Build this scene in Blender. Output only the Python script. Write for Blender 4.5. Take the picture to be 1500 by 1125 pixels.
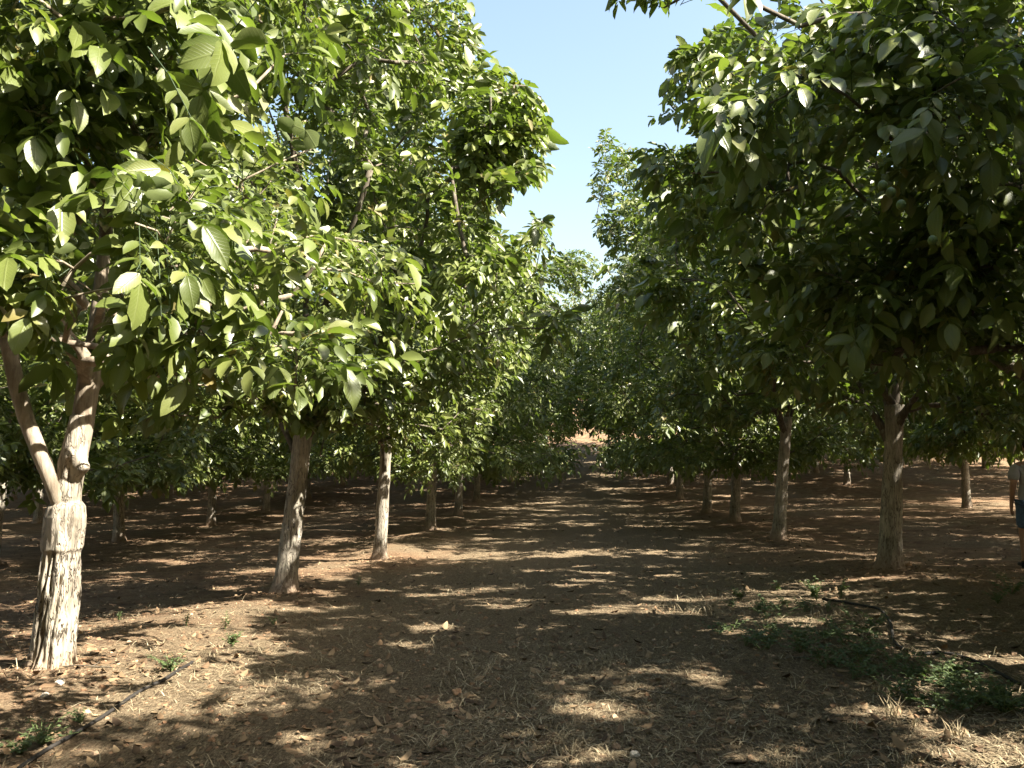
import bpy, bmesh, math, random
import numpy as np
from mathutils import Vector, Matrix, noise as mnoise

for o in list(bpy.data.objects):
    bpy.data.objects.remove(o, do_unlink=True)
scene = bpy.context.scene
COL = scene.collection
R_ = math.radians

# ------------------------------------------------------------------ camera, sky, sun, exposure
FPX = 1200.0                      # focal length in pixels of the 1500 px wide photograph
VPX, EYE = 825.0, 640.0           # where the lane direction and the eye level fall in the photograph
CAMZ = 1.6
YAW = math.atan((VPX - 750.0) / FPX)
PITCH = math.atan((EYE - 562.5) / FPX)
cam_d = bpy.data.cameras.new("camera")
cam_d.sensor_width = 36.0
cam_d.lens = 36.0 * FPX / 1500.0
cam_d.clip_start = 0.05
cam_d.clip_end = 6000.0
cam = bpy.data.objects.new("camera", cam_d)
COL.objects.link(cam)
cam.location = (0, 0, CAMZ)
cam.rotation_euler = (math.pi / 2 + PITCH, 0, YAW)
scene.camera = cam
CAM_R = cam.rotation_euler.to_matrix()

SUN_AZ, SUN_EL = 109.0, 47.0      # clockwise from the lane direction; elevation
SUN = Vector((math.sin(R_(SUN_AZ)) * math.cos(R_(SUN_EL)), math.cos(R_(SUN_AZ)) * math.cos(R_(SUN_EL)), math.sin(R_(SUN_EL))))
world = bpy.data.worlds.new("World")
scene.world = world
world.use_nodes = True
wn = world.node_tree
wn.nodes.clear()
wo = wn.nodes.new("ShaderNodeOutputWorld")
wb = wn.nodes.new("ShaderNodeBackground")
ws = wn.nodes.new("ShaderNodeTexSky")
ws.sky_type = 'NISHITA'
ws.sun_disc = False
ws.sun_elevation = R_(SUN_EL)
ws.sun_rotation = R_(SUN_AZ)
ws.air_density = 1.5
ws.dust_density = 3.0
ws.ozone_density = 0.2
wb.inputs["Strength"].default_value = 0.068
wn.links.new(ws.outputs[0], wb.inputs[0])
wn.links.new(wb.outputs[0], wo.inputs[0])

sun_d = bpy.data.lights.new("sun", 'SUN')
sun_d.energy = 5.0
sun_d.angle = R_(0.53)
sun_d.color = (1.0, 0.94, 0.83)
sun = bpy.data.objects.new("sun", sun_d)
COL.objects.link(sun)
sun.location = SUN * 60
sun.rotation_euler = SUN.to_track_quat('Z', 'Y').to_euler()

vs = scene.view_settings
vs.view_transform = 'Standard'
vs.look = 'None'
vs.gamma = 1.0
vs.exposure = 2.25
vs.use_curve_mapping = False
scene.cycles.max_bounces = 5
scene.cycles.diffuse_bounces = 2
scene.cycles.glossy_bounces = 2
scene.cycles.transmission_bounces = 4
scene.cycles.sample_clamp_indirect = 6.0

# ------------------------------------------------------------------ small helpers
CR = np.array(CAM_R)

def project(P):
    """world points (n,3) -> photograph pixels and depth"""
    q = (np.asarray(P, float) - np.array([0, 0, CAMZ])) @ CR
    d = -q[:, 2]
    ds = np.where(np.abs(d) < 1e-6, 1e-6, d)
    return 750 + FPX * q[:, 0] / ds, 562.5 - FPX * q[:, 1] / ds, d

def hashn(ix, iy, seed):
    h = (ix.astype(np.int64) * 374761393 + iy.astype(np.int64) * 668265263 + seed * 974634777) & 0x7fffffff
    h = ((h ^ (h >> 13)) * 1274126177) & 0x7fffffff
    return ((h ^ (h >> 16)) & 0xffff) / 65535.0

def vnoise(x, y, seed=0):
    x = np.asarray(x, float); y = np.asarray(y, float)
    ix = np.floor(x); iy = np.floor(y)
    fx = x - ix; fy = y - iy
    fx = fx * fx * (3 - 2 * fx); fy = fy * fy * (3 - 2 * fy)
    a = hashn(ix, iy, seed); b = hashn(ix + 1, iy, seed); c = hashn(ix, iy + 1, seed); d = hashn(ix + 1, iy + 1, seed)
    return (a * (1 - fx) + b * fx) * (1 - fy) + (c * (1 - fx) + d * fx) * fy

def fbm(x, y, seed=0, oct=4):
    s = 0; a = .5; f = 1
    for k in range(oct):
        s = s + a * (vnoise(x * f, y * f, seed + k * 17) - .5); a *= .5; f *= 2.03
    return s

YK = np.array([-400, -60, 0, 5.6, 8, 10.3, 15.6, 21.5, 27, 33, 38, 42, 46, 51, 58, 61, 66, 80, 110, 200, 500, 3000])
ZK = np.array([.3, .3, 0, .11, -.08, -.30, -.68, -.78, -.98, -1.0, -.75, -.5, -.12, .25, 1.3, 2.0, 3.4, 5.5, 8.0, 9.0, 9.5, 10])
ROW_L, ROW_R, ROWGAP = -3.5, 4.45, 7.95

def ground_z(x, y):
    x = np.asarray(x, float); y = np.asarray(y, float)
    z = np.interp(y, YK, ZK) * .5 + np.interp(y - 1.2, YK, ZK) * .25 + np.interp(y + 1.2, YK, ZK) * .25
    z = z + 0.03 * np.clip(x, -30, 30)
    z = z + .10 * fbm(x * .35, y * .35, 3, 3)
    near = np.clip(1 - (np.abs(x) + np.abs(y)) / 90, 0, 1)
    z = z + near * (.045 * fbm(x * 2.3, y * 2.3, 11, 3))
    ridge = np.exp(-((x - ROW_L) / .7) ** 2) + np.exp(-((x - ROW_R) / .7) ** 2)   # earth banked up along the rows
    return z + .07 * ridge * (y < 60)

def gz(x, y):
    return float(ground_z(np.array([x]), np.array([y]))[0])

def ray(px, py):
    v = CAM_R @ Vector(((px - 750) / FPX, (562.5 - py) / FPX, -1.0))
    return v.normalized()

def at(px, py):
    """the ground point seen at a pixel of the photograph"""
    v = ray(px, py); o = Vector((0, 0, CAMZ))
    t = 1.0
    for _ in range(4000):
        p = o + v * t
        if p.z <= gz(p.x, p.y):
            break
        t += .03
    return Vector((p.x, p.y, gz(p.x, p.y)))

def row_y(px, lateral, py=EYE):
    v = ray(px, py)
    return lateral / v.x * v.y

def tag(o, label=None, cat=None, group=None, kind=None):
    if label: o["label"] = label
    if cat: o["category"] = cat
    if group: o["group"] = group
    if kind: o["kind"] = kind
    return o

def empty(name, loc):
    o = bpy.data.objects.new(name, None)
    o.location = loc
    o.empty_display_size = .2
    COL.objects.link(o)
    return o

def link(name, me, mat=None, parent=None):
    o = bpy.data.objects.new(name, me)
    COL.objects.link(o)
    if mat is not None and not me.materials:
        me.materials.append(mat)
    if parent is not None:
        o.parent = parent
    return o

def raw_mesh(name, verts, loops, starts, smooth=False, attr=None):
    verts = np.asarray(verts, np.float32)
    loops = np.asarray(loops, np.int32); starts = np.asarray(starts, np.int32)
    me = bpy.data.meshes.new(name)
    me.vertices.add(len(verts)); me.vertices.foreach_set("co", verts.ravel())
    me.loops.add(len(loops)); me.loops.foreach_set("vertex_index", loops)
    me.polygons.add(len(starts)); me.polygons.foreach_set("loop_start", starts)
    me.polygons.foreach_set("use_smooth", np.full(len(starts), smooth))
    if attr is not None:
        a = me.attributes.new("tint", 'FLOAT', 'FACE')
        a.data.foreach_set("value", np.asarray(attr, np.float32))
    me.update(calc_edges=True)
    me.validate()
    return me

def repeat_mesh(name, X, faces, smooth=False, tint=None):
    """X: (n, k, 3) instances of one small template with face tuples"""
    n, k, _ = X.shape
    fl = np.array([i for f in faces for i in f]); lens = np.array([len(f) for f in faces])
    loops = (fl[None, :] + (np.arange(n) * k)[:, None]).ravel()
    st = np.concatenate([[0], np.cumsum(lens)[:-1]])
    starts = (st[None, :] + (np.arange(n) * len(fl))[:, None]).ravel()
    at_ = None if tint is None else np.repeat(tint, len(faces))
    return raw_mesh(name, X.reshape(-1, 3), loops, starts, smooth, at_)

class Tubes:
    def __init__(s): s.v = []; s.l = []; s.st = []; s.nv = 0; s.nl = 0
    def add(s, pts, rad, sides=5, cap=True):
        pts = np.asarray(pts, float); rad = np.asarray(rad, float)
        n = len(pts)
        tan = np.gradient(pts, axis=0); tan /= np.linalg.norm(tan, axis=1)[:, None] + 1e-9
        ref = np.array([1., 0, 0]) if abs(tan[0][0]) < .8 else np.array([0, 1., 0])
        u = np.cross(tan, ref); u /= np.linalg.norm(u, axis=1)[:, None] + 1e-9
        w = np.cross(tan, u)
        a = np.linspace(0, 2 * np.pi, sides, endpoint=False)
        ring = pts[:, None] + rad[:, None, None] * (np.cos(a)[None, :, None] * u[:, None] + np.sin(a)[None, :, None] * w[:, None])
        s.v.append(ring.reshape(-1, 3))
        i, j = np.meshgrid(np.arange(n - 1), np.arange(sides), indexing='ij')
        j2 = (j + 1) % sides
        q = np.stack([i * sides + j, i * sides + j2, (i + 1) * sides + j2, (i + 1) * sides + j], -1).reshape(-1, 4) + s.nv
        s.l.append(q.ravel()); s.st.append(s.nl + 4 * np.arange(len(q))); s.nl += 4 * len(q)
        if cap:
            s.l.append(np.arange(sides) + s.nv + (n - 1) * sides); s.st.append(np.array([s.nl])); s.nl += sides
        s.nv += n * sides
    def mesh(s, name, smooth=True):
        if not s.v: return None
        return raw_mesh(name, np.concatenate(s.v), np.concatenate(s.l), np.concatenate(s.st), smooth)

# ------------------------------------------------------------------ materials
def nodes_mat(name):
    m = bpy.data.materials.new(name); m.use_nodes = True
    nt = m.node_tree; nt.nodes.clear()
    out = nt.nodes.new("ShaderNodeOutputMaterial")
    return m, nt, out

def N(nt, t, **kw):
    n = nt.nodes.new(t)
    for k, v in kw.items():
        setattr(n, k, v)
    return n

def ramp(nt, stops, src=None):
    r = nt.nodes.new("ShaderNodeValToRGB")
    el = r.color_ramp.elements
    while len(el) > 1: el.remove(el[-1])
    el[0].position = stops[0][0]; el[0].color = (*stops[0][1], 1)
    for p, c in stops[1:]:
        e = el.new(p); e.color = (*c, 1)
    if src is not None: nt.links.new(src, r.inputs[0])
    return r

def noise_tex(nt, scale, detail=5, rough=.55, vec=None, dist=0):
    n = nt.nodes.new("ShaderNodeTexNoise")
    n.inputs["Scale"].default_value = scale; n.inputs["Detail"].default_value = detail
    n.inputs["Roughness"].default_value = rough; n.inputs["Distortion"].default_value = dist
    if vec is not None: nt.links.new(vec, n.inputs["Vector"])
    return n

def mixc(nt, f, a, b, blend='MIX'):
    m = nt.nodes.new("ShaderNodeMix"); m.data_type = 'RGBA'; m.blend_type = blend
    for sock, v in ((m.inputs[0], f), (m.inputs[6], a), (m.inputs[7], b)):
        if isinstance(v, (int, float)): sock.default_value = v
        elif isinstance(v, tuple): sock.default_value = (*v, 1)
        else: nt.links.new(v, sock)
    return m.outputs[2]

def leaf_material(name, stops, trans=.34, gloss=.40, tcol=(1.05, 1.3, .5), veins=False):
    m, nt, out = nodes_mat(name)
    a = N(nt, "ShaderNodeAttribute", attribute_name="tint")
    geo = N(nt, "ShaderNodeNewGeometry")
    r = ramp(nt, stops, a.outputs["Fac"])
    nz = noise_tex(nt, 35, 3)
    c0 = mixc(nt, .35, r.outputs[0], mixc(nt, nz.outputs[0], (.55, .6, .5), (1.35, 1.35, 1.2)), 'MULTIPLY')
    vh = None
    if veins:                                                            # pale midrib and side veins
        tc = N(nt, "ShaderNodeTexCoord"); sx = N(nt, "ShaderNodeSeparateXYZ"); nt.links.new(tc.outputs["Object"], sx.inputs[0])
        ax = N(nt, "ShaderNodeMath", operation='ABSOLUTE'); nt.links.new(sx.outputs[0], ax.inputs[0])
        k1 = N(nt, "ShaderNodeMath", operation='MULTIPLY_ADD'); nt.links.new(ax.outputs[0], k1.inputs[0]); k1.inputs[1].default_value = -.62; nt.links.new(sx.outputs[1], k1.inputs[2])
        k2 = N(nt, "ShaderNodeMath", operation='MULTIPLY'); nt.links.new(k1.outputs[0], k2.inputs[0]); k2.inputs[1].default_value = 62
        k3 = N(nt, "ShaderNodeMath", operation='SINE'); nt.links.new(k2.outputs[0], k3.inputs[0])
        side = ramp(nt, [(.80, (0, 0, 0)), (1, (.55, .55, .55))], k3.outputs[0])
        mid = ramp(nt, [(.018, (1, 1, 1)), (.045, (0, 0, 0))], ax.outputs[0])
        mxv = N(nt, "ShaderNodeMath", operation='MAXIMUM'); nt.links.new(side.outputs[0], mxv.inputs[0]); nt.links.new(mid.outputs[0], mxv.inputs[1])
        vh = mxv.outputs[0]
        hf_ = N(nt, "ShaderNodeMath", operation='MULTIPLY'); nt.links.new(vh, hf_.inputs[0]); hf_.inputs[1].default_value = .22
        spots = noise_tex(nt, 9, 3, .6, tc.outputs["Object"])
        c0 = mixc(nt, hf_.outputs[0], c0, (.22, .24, .10))
        c0 = mixc(nt, ramp(nt, [(.70, (0, 0, 0)), (.76, (.7, .7, .7))], spots.outputs[0]).outputs[0], c0, (.16, .13, .05))
    c = mixc(nt, geo.outputs["Backfacing"], c0, mixc(nt, .4, c0, (.13, .16, .08)))
    p = N(nt, "ShaderNodeBsdfPrincipled")
    nt.links.new(c, p.inputs["Base Color"])
    p.inputs["Roughness"].default_value = gloss
    p.inputs["Specular IOR Level"].default_value = .6
    bp = N(nt, "ShaderNodeBump"); bp.inputs["Strength"].default_value = .25; bp.inputs["Distance"].default_value = .01
    nz2 = noise_tex(nt, 60, 2); nt.links.new(vh or nz2.outputs[0], bp.inputs["Height"]); nt.links.new(bp.outputs[0], p.inputs["Normal"])
    t = N(nt, "ShaderNodeBsdfTranslucent")
    nt.links.new(mixc(nt, 1.0, c0, tcol, 'MULTIPLY'), t.inputs["Color"])
    mx = N(nt, "ShaderNodeMixShader"); mx.inputs[0].default_value = trans
    nt.links.new(p.outputs[0], mx.inputs[1]); nt.links.new(t.outputs[0], mx.inputs[2])
    nt.links.new(mx.outputs[0], out.inputs[0])
    return m

LEAF = leaf_material("walnut_leaf", [(0, (.068, .094, .022)), (.45, (.142, .172, .042)), (.8, (.195, .212, .066)), (.95, (.19, .19, .07)), (1, (.24, .19, .07))])
LEAF_VEINED = leaf_material("veined_walnut_leaf", [(0, (.068, .094, .022)), (.45, (.142, .172, .042)), (.8, (.195, .212, .066)), (1, (.20, .19, .07))], veins=True)
WEED = leaf_material("weed_leaf", [(0, (.05, .08, .03)), (1, (.115, .15, .06))], .3, .5)

def bark_material(name, cols, scale=1.0, bump=.5, stain=None, plates=None, stain_h=.32):
    m, nt, out = nodes_mat(name)
    tc = N(nt, "ShaderNodeTexCoord")
    mp = N(nt, "ShaderNodeMapping"); mp.inputs["Scale"].default_value = (22 * scale, 22 * scale, 3.2 * scale)
    nt.links.new(tc.outputs["Object"], mp.inputs[0])
    n1 = noise_tex(nt, 1.0, 6, .65, mp.outputs[0], .6)
    n2 = noise_tex(nt, 3.5, 5, .6, tc.outputs["Object"])
    r = ramp(nt, [(.30, cols[0]), (.47, cols[1]), (.68, cols[2])], n1.outputs[0])
    r2 = ramp(nt, [(.35, (.68, .66, .60)), (.65, (1.15, 1.12, 1.08))], n2.outputs[0])
    c = mixc(nt, 1.0, r.outputs[0], r2.outputs[0], 'MULTIPLY')
    n4 = noise_tex(nt, 9, 4, .6, tc.outputs["Object"])                    # lichen
    c = mixc(nt, ramp(nt, [(.58, (0, 0, 0)), (.68, (.5, .5, .5))], n4.outputs[0]).outputs[0], c, (.30, .29, .21))
    hgt = n1.outputs[0]
    if plates:                                                           # bark split into plates, the furrows between them are dark old bark
        mp2 = N(nt, "ShaderNodeMapping"); mp2.inputs["Scale"].default_value = (plates[0], plates[0], plates[1])
        wob = noise_tex(nt, 6, 3, .6, tc.outputs["Object"])
        av = N(nt, "ShaderNodeVectorMath", operation='MULTIPLY_ADD'); nt.links.new(wob.outputs["Color"], av.inputs[0])
        av.inputs[1].default_value = (.05, .05, .05); nt.links.new(tc.outputs["Object"], av.inputs[2])
        nt.links.new(av.outputs[0], mp2.inputs[0])
        vo = noise_tex(nt, 1.0, 3, .55, mp2.outputs[0], .5)
        vs1 = N(nt, "ShaderNodeMath", operation='SUBTRACT'); nt.links.new(vo.outputs[0], vs1.inputs[0]); vs1.inputs[1].default_value = .5
        vab = N(nt, "ShaderNodeMath", operation='ABSOLUTE'); nt.links.new(vs1.outputs[0], vab.inputs[0])
        sx2 = N(nt, "ShaderNodeSeparateXYZ"); nt.links.new(tc.outputs["Object"], sx2.inputs[0])
        hm = N(nt, "ShaderNodeMapRange"); hm.inputs[1].default_value = plates[2]; hm.inputs[2].default_value = plates[2] + .08
        hm.inputs[3].default_value = 1; hm.inputs[4].default_value = plates[3]; nt.links.new(sx2.outputs[2], hm.inputs[0])
        cr_ = ramp(nt, [(.006, (1, 1, 1)), (.036, (0, 0, 0))], vab.outputs[0])
        mu = N(nt, "ShaderNodeMath", operation='MULTIPLY'); nt.links.new(cr_.outputs[0], mu.inputs[0]); nt.links.new(hm.outputs[0], mu.inputs[1])
        c = mixc(nt, mu.outputs[0], c, (.085, .068, .052))
        sb = N(nt, "ShaderNodeMath", operation='SUBTRACT'); nt.links.new(n1.outputs[0], sb.inputs[0]); nt.links.new(mu.outputs[0], sb.inputs[1])
        hgt = sb.outputs[0]
    if stain:                                                            # soil splashed on the foot of the trunk
        sx = N(nt, "ShaderNodeSeparateXYZ"); nt.links.new(tc.outputs["Object"], sx.inputs[0])
        mr = N(nt, "ShaderNodeMapRange"); mr.inputs[1].default_value = .0; mr.inputs[2].default_value = stain_h
        mr.inputs[3].default_value = .8; mr.inputs[4].default_value = 0
        nt.links.new(sx.outputs[2], mr.inputs[0])
        c = mixc(nt, mr.outputs[0], c, stain)
    p = N(nt, "ShaderNodeBsdfPrincipled"); nt.links.new(c, p.inputs["Base Color"])
    p.inputs["Roughness"].default_value = .88; p.inputs["Specular IOR Level"].default_value = .25
    bp = N(nt, "ShaderNodeBump"); bp.inputs["Strength"].default_value = bump; bp.inputs["Distance"].default_value = .02
    nt.links.new(hgt, bp.inputs["Height"]); nt.links.new(bp.outputs[0], p.inputs["Normal"])
    nt.links.new(p.outputs[0], out.inputs[0])
    return m

BARK = bark_material("walnut_bark", [(.20, .18, .15), (.33, .30, .25), (.44, .40, .34)], 1, .6, (.24, .145, .085), (30, 4.0, 1.5, .5))
BARK_PALE = bark_material("peeled_walnut_bark", [(.19, .165, .13), (.35, .31, .255), (.50, .455, .38)], .8, .8, (.26, .17, .10), (24, 3.6, .76, .45), .16)
BARK_LIMB = bark_material("limb_bark", [(.15, .12, .09), (.26, .215, .165), (.38, .33, .26)], 1.1, .45)
BRANCH = bark_material("branch_bark", [(.065, .054, .042), (.11, .092, .072), (.17, .148, .118)], 1.6, .35)

def plain_mat(name, col, rough=.7, var=.25, scale=20, spec=.3):
    m, nt, out = nodes_mat(name)
    tc = N(nt, "ShaderNodeTexCoord")
    n = noise_tex(nt, scale, 4, .6, tc.outputs["Object"])
    lo = tuple(c * (1 - var) for c in col); hi = tuple(min(1, c * (1 + var)) for c in col)
    r = ramp(nt, [(.3, lo), (.7, hi)], n.outputs[0])
    p = N(nt, "ShaderNodeBsdfPrincipled"); nt.links.new(r.outputs[0], p.inputs["Base Color"])
    p.inputs["Roughness"].default_value = rough; p.inputs["Specular IOR Level"].default_value = spec
    nt.links.new(p.outputs[0], out.inputs[0])
    return m

def tint_mat(name, stops, rough=.85):
    m, nt, out = nodes_mat(name)
    a = N(nt, "ShaderNodeAttribute", attribute_name="tint")
    r = ramp(nt, stops, a.outputs["Fac"])
    p = N(nt, "ShaderNodeBsdfPrincipled"); nt.links.new(r.outputs[0], p.inputs["Base Color"])
    p.inputs["Roughness"].default_value = rough; p.inputs["Specular IOR Level"].default_value = .2
    nt.links.new(p.outputs[0], out.inputs[0])
    return m

def ground_material():
    m, nt, out = nodes_mat("orchard_soil")
    tc = N(nt, "ShaderNodeTexCoord")
    P = tc.outputs["Object"]
    big = noise_tex(nt, .45, 5, .6, P)
    mid = noise_tex(nt, 3.2, 6, .62, P)
    fine = noise_tex(nt, 45, 6, .7, P)
    mp = N(nt, "ShaderNodeMapping"); mp.inputs["Scale"].default_value = (60, 14, 20); mp.inputs["Rotation"].default_value = (0, 0, .5)
    nt.links.new(P, mp.inputs[0])
    fib = noise_tex(nt, 1.6, 5, .7, mp.outputs[0], 1.2)
    soil = ramp(nt, [(.25, (.105, .066, .042)), (.5, (.225, .143, .085)), (.75, (.37, .245, .145))], mid.outputs[0])
    straw = ramp(nt, [(.32, (.085, .064, .042)), (.5, (.20, .148, .092)), (.68, (.40, .315, .20))], fib.outputs[0])
    sx = N(nt, "ShaderNodeSeparateXYZ"); nt.links.new(P, sx.inputs[0])
    ab = N(nt, "ShaderNodeMath", operation='ABSOLUTE')
    sh = N(nt, "ShaderNodeMath", operation='SUBTRACT'); sh.inputs[1].default_value = .4
    nt.links.new(sx.outputs[0], sh.inputs[0]); nt.links.new(sh.outputs[0], ab.inputs[0])
    lane = N(nt, "ShaderNodeMapRange"); lane.inputs[1].default_value = 1.2; lane.inputs[2].default_value = 4.0
    lane.inputs[3].default_value = .28; lane.inputs[4].default_value = -.05
    nt.links.new(ab.outputs[0], lane.inputs[0])
    add = N(nt, "ShaderNodeMath", operation='ADD'); nt.links.new(big.outputs[0], add.inputs[0]); nt.links.new(lane.outputs[0], add.inputs[1])
    add2 = N(nt, "ShaderNodeMath", operation='ADD'); nt.links.new(add.outputs[0], add2.inputs[0])
    mm = N(nt, "ShaderNodeMath", operation='MULTIPLY'); mm.inputs[1].default_value = .45; nt.links.new(mid.outputs[0], mm.inputs[0])
    nt.links.new(mm.outputs[0], add2.inputs[1])
    far = N(nt, "ShaderNodeMapRange"); far.inputs[1].default_value = 50; far.inputs[2].default_value = 56; far.inputs[3].default_value = 0; far.inputs[4].default_value = .5
    nt.links.new(sx.outputs[1], far.inputs[0])
    su = N(nt, "ShaderNodeMath", operation='SUBTRACT'); nt.links.new(add2.outputs[0], su.inputs[0]); nt.links.new(far.outputs[0], su.inputs[1]); add2 = su
    mask = ramp(nt, [(.60, (0, 0, 0)), (.84, (1, 1, 1))], add2.outputs[0])
    c = mixc(nt, mask.outputs[0], soil.outputs[0], straw.outputs[0])
    fr = ramp(nt, [(.32, (.40, .38, .36)), (.5, (1, 1, 1)), (.66, (1.5, 1.45, 1.36))], fine.outputs[0])
    c = mixc(nt, .8, c, fr.outputs[0], 'MULTIPLY')
    p = N(nt, "ShaderNodeBsdfPrincipled"); nt.links.new(c, p.inputs["Base Color"])
    p.inputs["Roughness"].default_value = .95; p.inputs["Specular IOR Level"].default_value = .1
    b1 = N(nt, "ShaderNodeBump"); b1.inputs["Strength"].default_value = .9; b1.inputs["Distance"].default_value = .045
    hs = N(nt, "ShaderNodeMath", operation='ADD'); nt.links.new(fine.outputs[0], hs.inputs[0]); nt.links.new(fib.outputs[0], hs.inputs[1])
    nt.links.new(hs.outputs[0], b1.inputs["Height"]); nt.links.new(b1.outputs[0], p.inputs["Normal"])
    nt.links.new(p.outputs[0], out.inputs[0])
    return m

# ------------------------------------------------------------------ ground sheet, out to the horizon
def axis(inner, step, lo_end, hi_end, grow):
    a = list(np.arange(inner[0], inner[1], step))
    s = step; v = a[-1]
    while v < hi_end: s *= grow; v += s; a.append(v)
    s = step; v = a[0]; b = []
    while v > lo_end: s *= grow; v -= s; b.append(v)
    return np.array(b[::-1] + a)

gx = axis((-5, 6.5), .085, -2500, 2500, 1.09)
gy = axis((3.4, 13), .08, -2500, 2800, 1.065)
GX, GY = np.meshgrid(gx, gy)
GZ = ground_z(GX, GY)
micro = np.clip(1.4 - np.hypot(GX - 1, GY - 8) / 16, 0, 1)
GZ = GZ + micro * (.028 * np.abs(fbm(GX * 7, GY * 7, 31, 3)) + .02 * fbm(GX * 14, GY * 14, 37, 2))
nx, ny = len(gx), len(gy)
ii, jj = np.meshgrid(np.arange(ny - 1), np.arange(nx - 1), indexing='ij')
q = np.stack([ii * nx + jj, ii * nx + jj + 1, (ii + 1) * nx + jj + 1, (ii + 1) * nx + jj], -1).reshape(-1)
me = raw_mesh("ground", np.stack([GX, GY, GZ], -1).reshape(-1, 3), q, np.arange(len(q) // 4) * 4, True)
tag(link("ground", me, ground_material()), kind="structure")

# ------------------------------------------------------------------ leaves
def unit(v):
    return v / (np.linalg.norm(v, axis=-1, keepdims=True) + 1e-9)

SHAPE_MID = np.array([(0, 0, 0), (-.46, .30, .10), (-.40, .70, .05), (0, 1, -.10), (.40, .70, .05), (.46, .30, .10)])
FACE_MID = [(0, 3, 2, 1), (0, 5, 4, 3)]
SHAPE_NEAR = np.array([(0, 0, 0), (-.36, .20, .06), (-.50, .48, .07), (-.33, .80, -.02), (0, 1.0, -.17),
                       (.33, .80, -.02), (.50, .48, .07), (.36, .20, .06), (0, .34, -.005), (0, .68, -.045)])
FACE_NEAR = [(0, 8, 2, 1), (8, 9, 3, 2), (9, 4, 3), (0, 7, 6, 8), (8, 6, 5, 9), (9, 5, 4)]
SHAPE_FAR = np.array([(0, 0, 0), (-.5, .48, .06), (0, 1, -.06), (.5, .48, .06)])
FACE_FAR = [(0, 3, 2, 1)]
LODS = {0: (SHAPE_NEAR, FACE_NEAR), 1: (SHAPE_MID, FACE_MID), 2: (SHAPE_FAR, FACE_FAR)}

def leaf_object_meshes():
    """six curled leaflets used by the leaves that are objects of their own"""
    res = []
    for k in range(6):
        rng = random.Random(k + 5)
        st = [0, .1, .28, .5, .72, .9, 1]
        wd = [0.02, .24, .44, .5, .42, .2, .0]
        cur = rng.uniform(.10, .40); fold = rng.uniform(.08, .26); wav = rng.uniform(.015, .05); tw = rng.uniform(-.12, .12)
        v = []; f = []
        for i, (s, w) in enumerate(zip(st, wd)):
            zc = -cur * s * s + .04 * s
            x0 = tw * s * s
            v.append((x0 - w, s, zc + fold * w * 2 * .5 + wav * math.sin(i * 2.1)))
            v.append((x0, s, zc))
            v.append((x0 + w, s, zc + fold * w * 2 * .5 + wav * math.sin(i * 2.6 + 1)))
        for i in range(len(st) - 1):
            a = i * 3; b = a + 3
            f += [(a, a + 1, b + 1, b), (a + 1, a + 2, b + 2, b + 1)]
        me = bpy.data.meshes.new("leaf")
        me.from_pydata(v, [], f)
        for p in me.polygons: p.use_smooth = True
        at_ = me.attributes.new("tint", 'FLOAT', 'FACE')
        at_.data.foreach_set("value", np.full(len(f), (.2, .35, .5, .62, .75, .45)[k], np.float32))
        me.materials.append(LEAF_VEINED)
        res.append(me)
    return res
LEAF_MESHES = leaf_object_meshes()

def leaflets_of(B, D, U, L, rng, size=1.0, jitter=.30):
    """compound leaves (base, direction, up, rachis length) -> leaflets"""
    n = len(B)
    Z = np.array([0, 0, 1.])
    S = unit(np.cross(D, U))
    Nn = unit(np.cross(S, D))
    droop = rng.uniform(.15, .55, (n, 1))
    big = np.clip(rng.lognormal(0, .26, n), .5, 1.5)
    out = []
    spec = [(.42, -1, .62), (.42, 1, .62), (.68, -1, .84), (.68, 1, .84), (.93, -1, 1.0), (.93, 1, 1.0), (1.0, 0, 1.22)]
    for t, sd, sz in spec:
        tt = t + rng.uniform(-.04, .04, (n, 1))
        P = B + D * L[:, None] * tt - Z * droop * L[:, None] * tt ** 2
        dt = unit(D - Z * 2 * droop * tt)
        dl = unit(dt * (1 if sd == 0 else .50) + S * sd * .9 - Z * rng.uniform(.0, .75, (n, 1)) + rng.normal(0, .16, (n, 3)))
        nl = Nn + rng.normal(0, jitter, (n, 3)) + S * sd * .15
        nl = unit(nl - dl * np.sum(nl * dl, 1, keepdims=True))
        ln = .124 * sz * size * big * rng.uniform(.85, 1.15, n) * (L / .30) ** .5
        wd = ln * rng.uniform(.43, .56, n)
        out.append((P, dl, nl, ln, wd))
    P = np.stack([o[0] for o in out], 1); D2 = np.stack([o[1] for o in out], 1); N2 = np.stack([o[2] for o in out], 1)
    L2 = np.stack([o[3] for o in out], 1); W2 = np.stack([o[4] for o in out], 1)
    base = rng.beta(2.2, 2.6, (n, 1))
    T = np.clip(base + rng.normal(0, .13, (n, 7)) + (rng.random((n, 7)) < .006) * .6, 0, 1)
    return [a.reshape(-1, *a.shape[2:]) for a in (P, D2, N2, L2, W2, T)]

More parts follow.
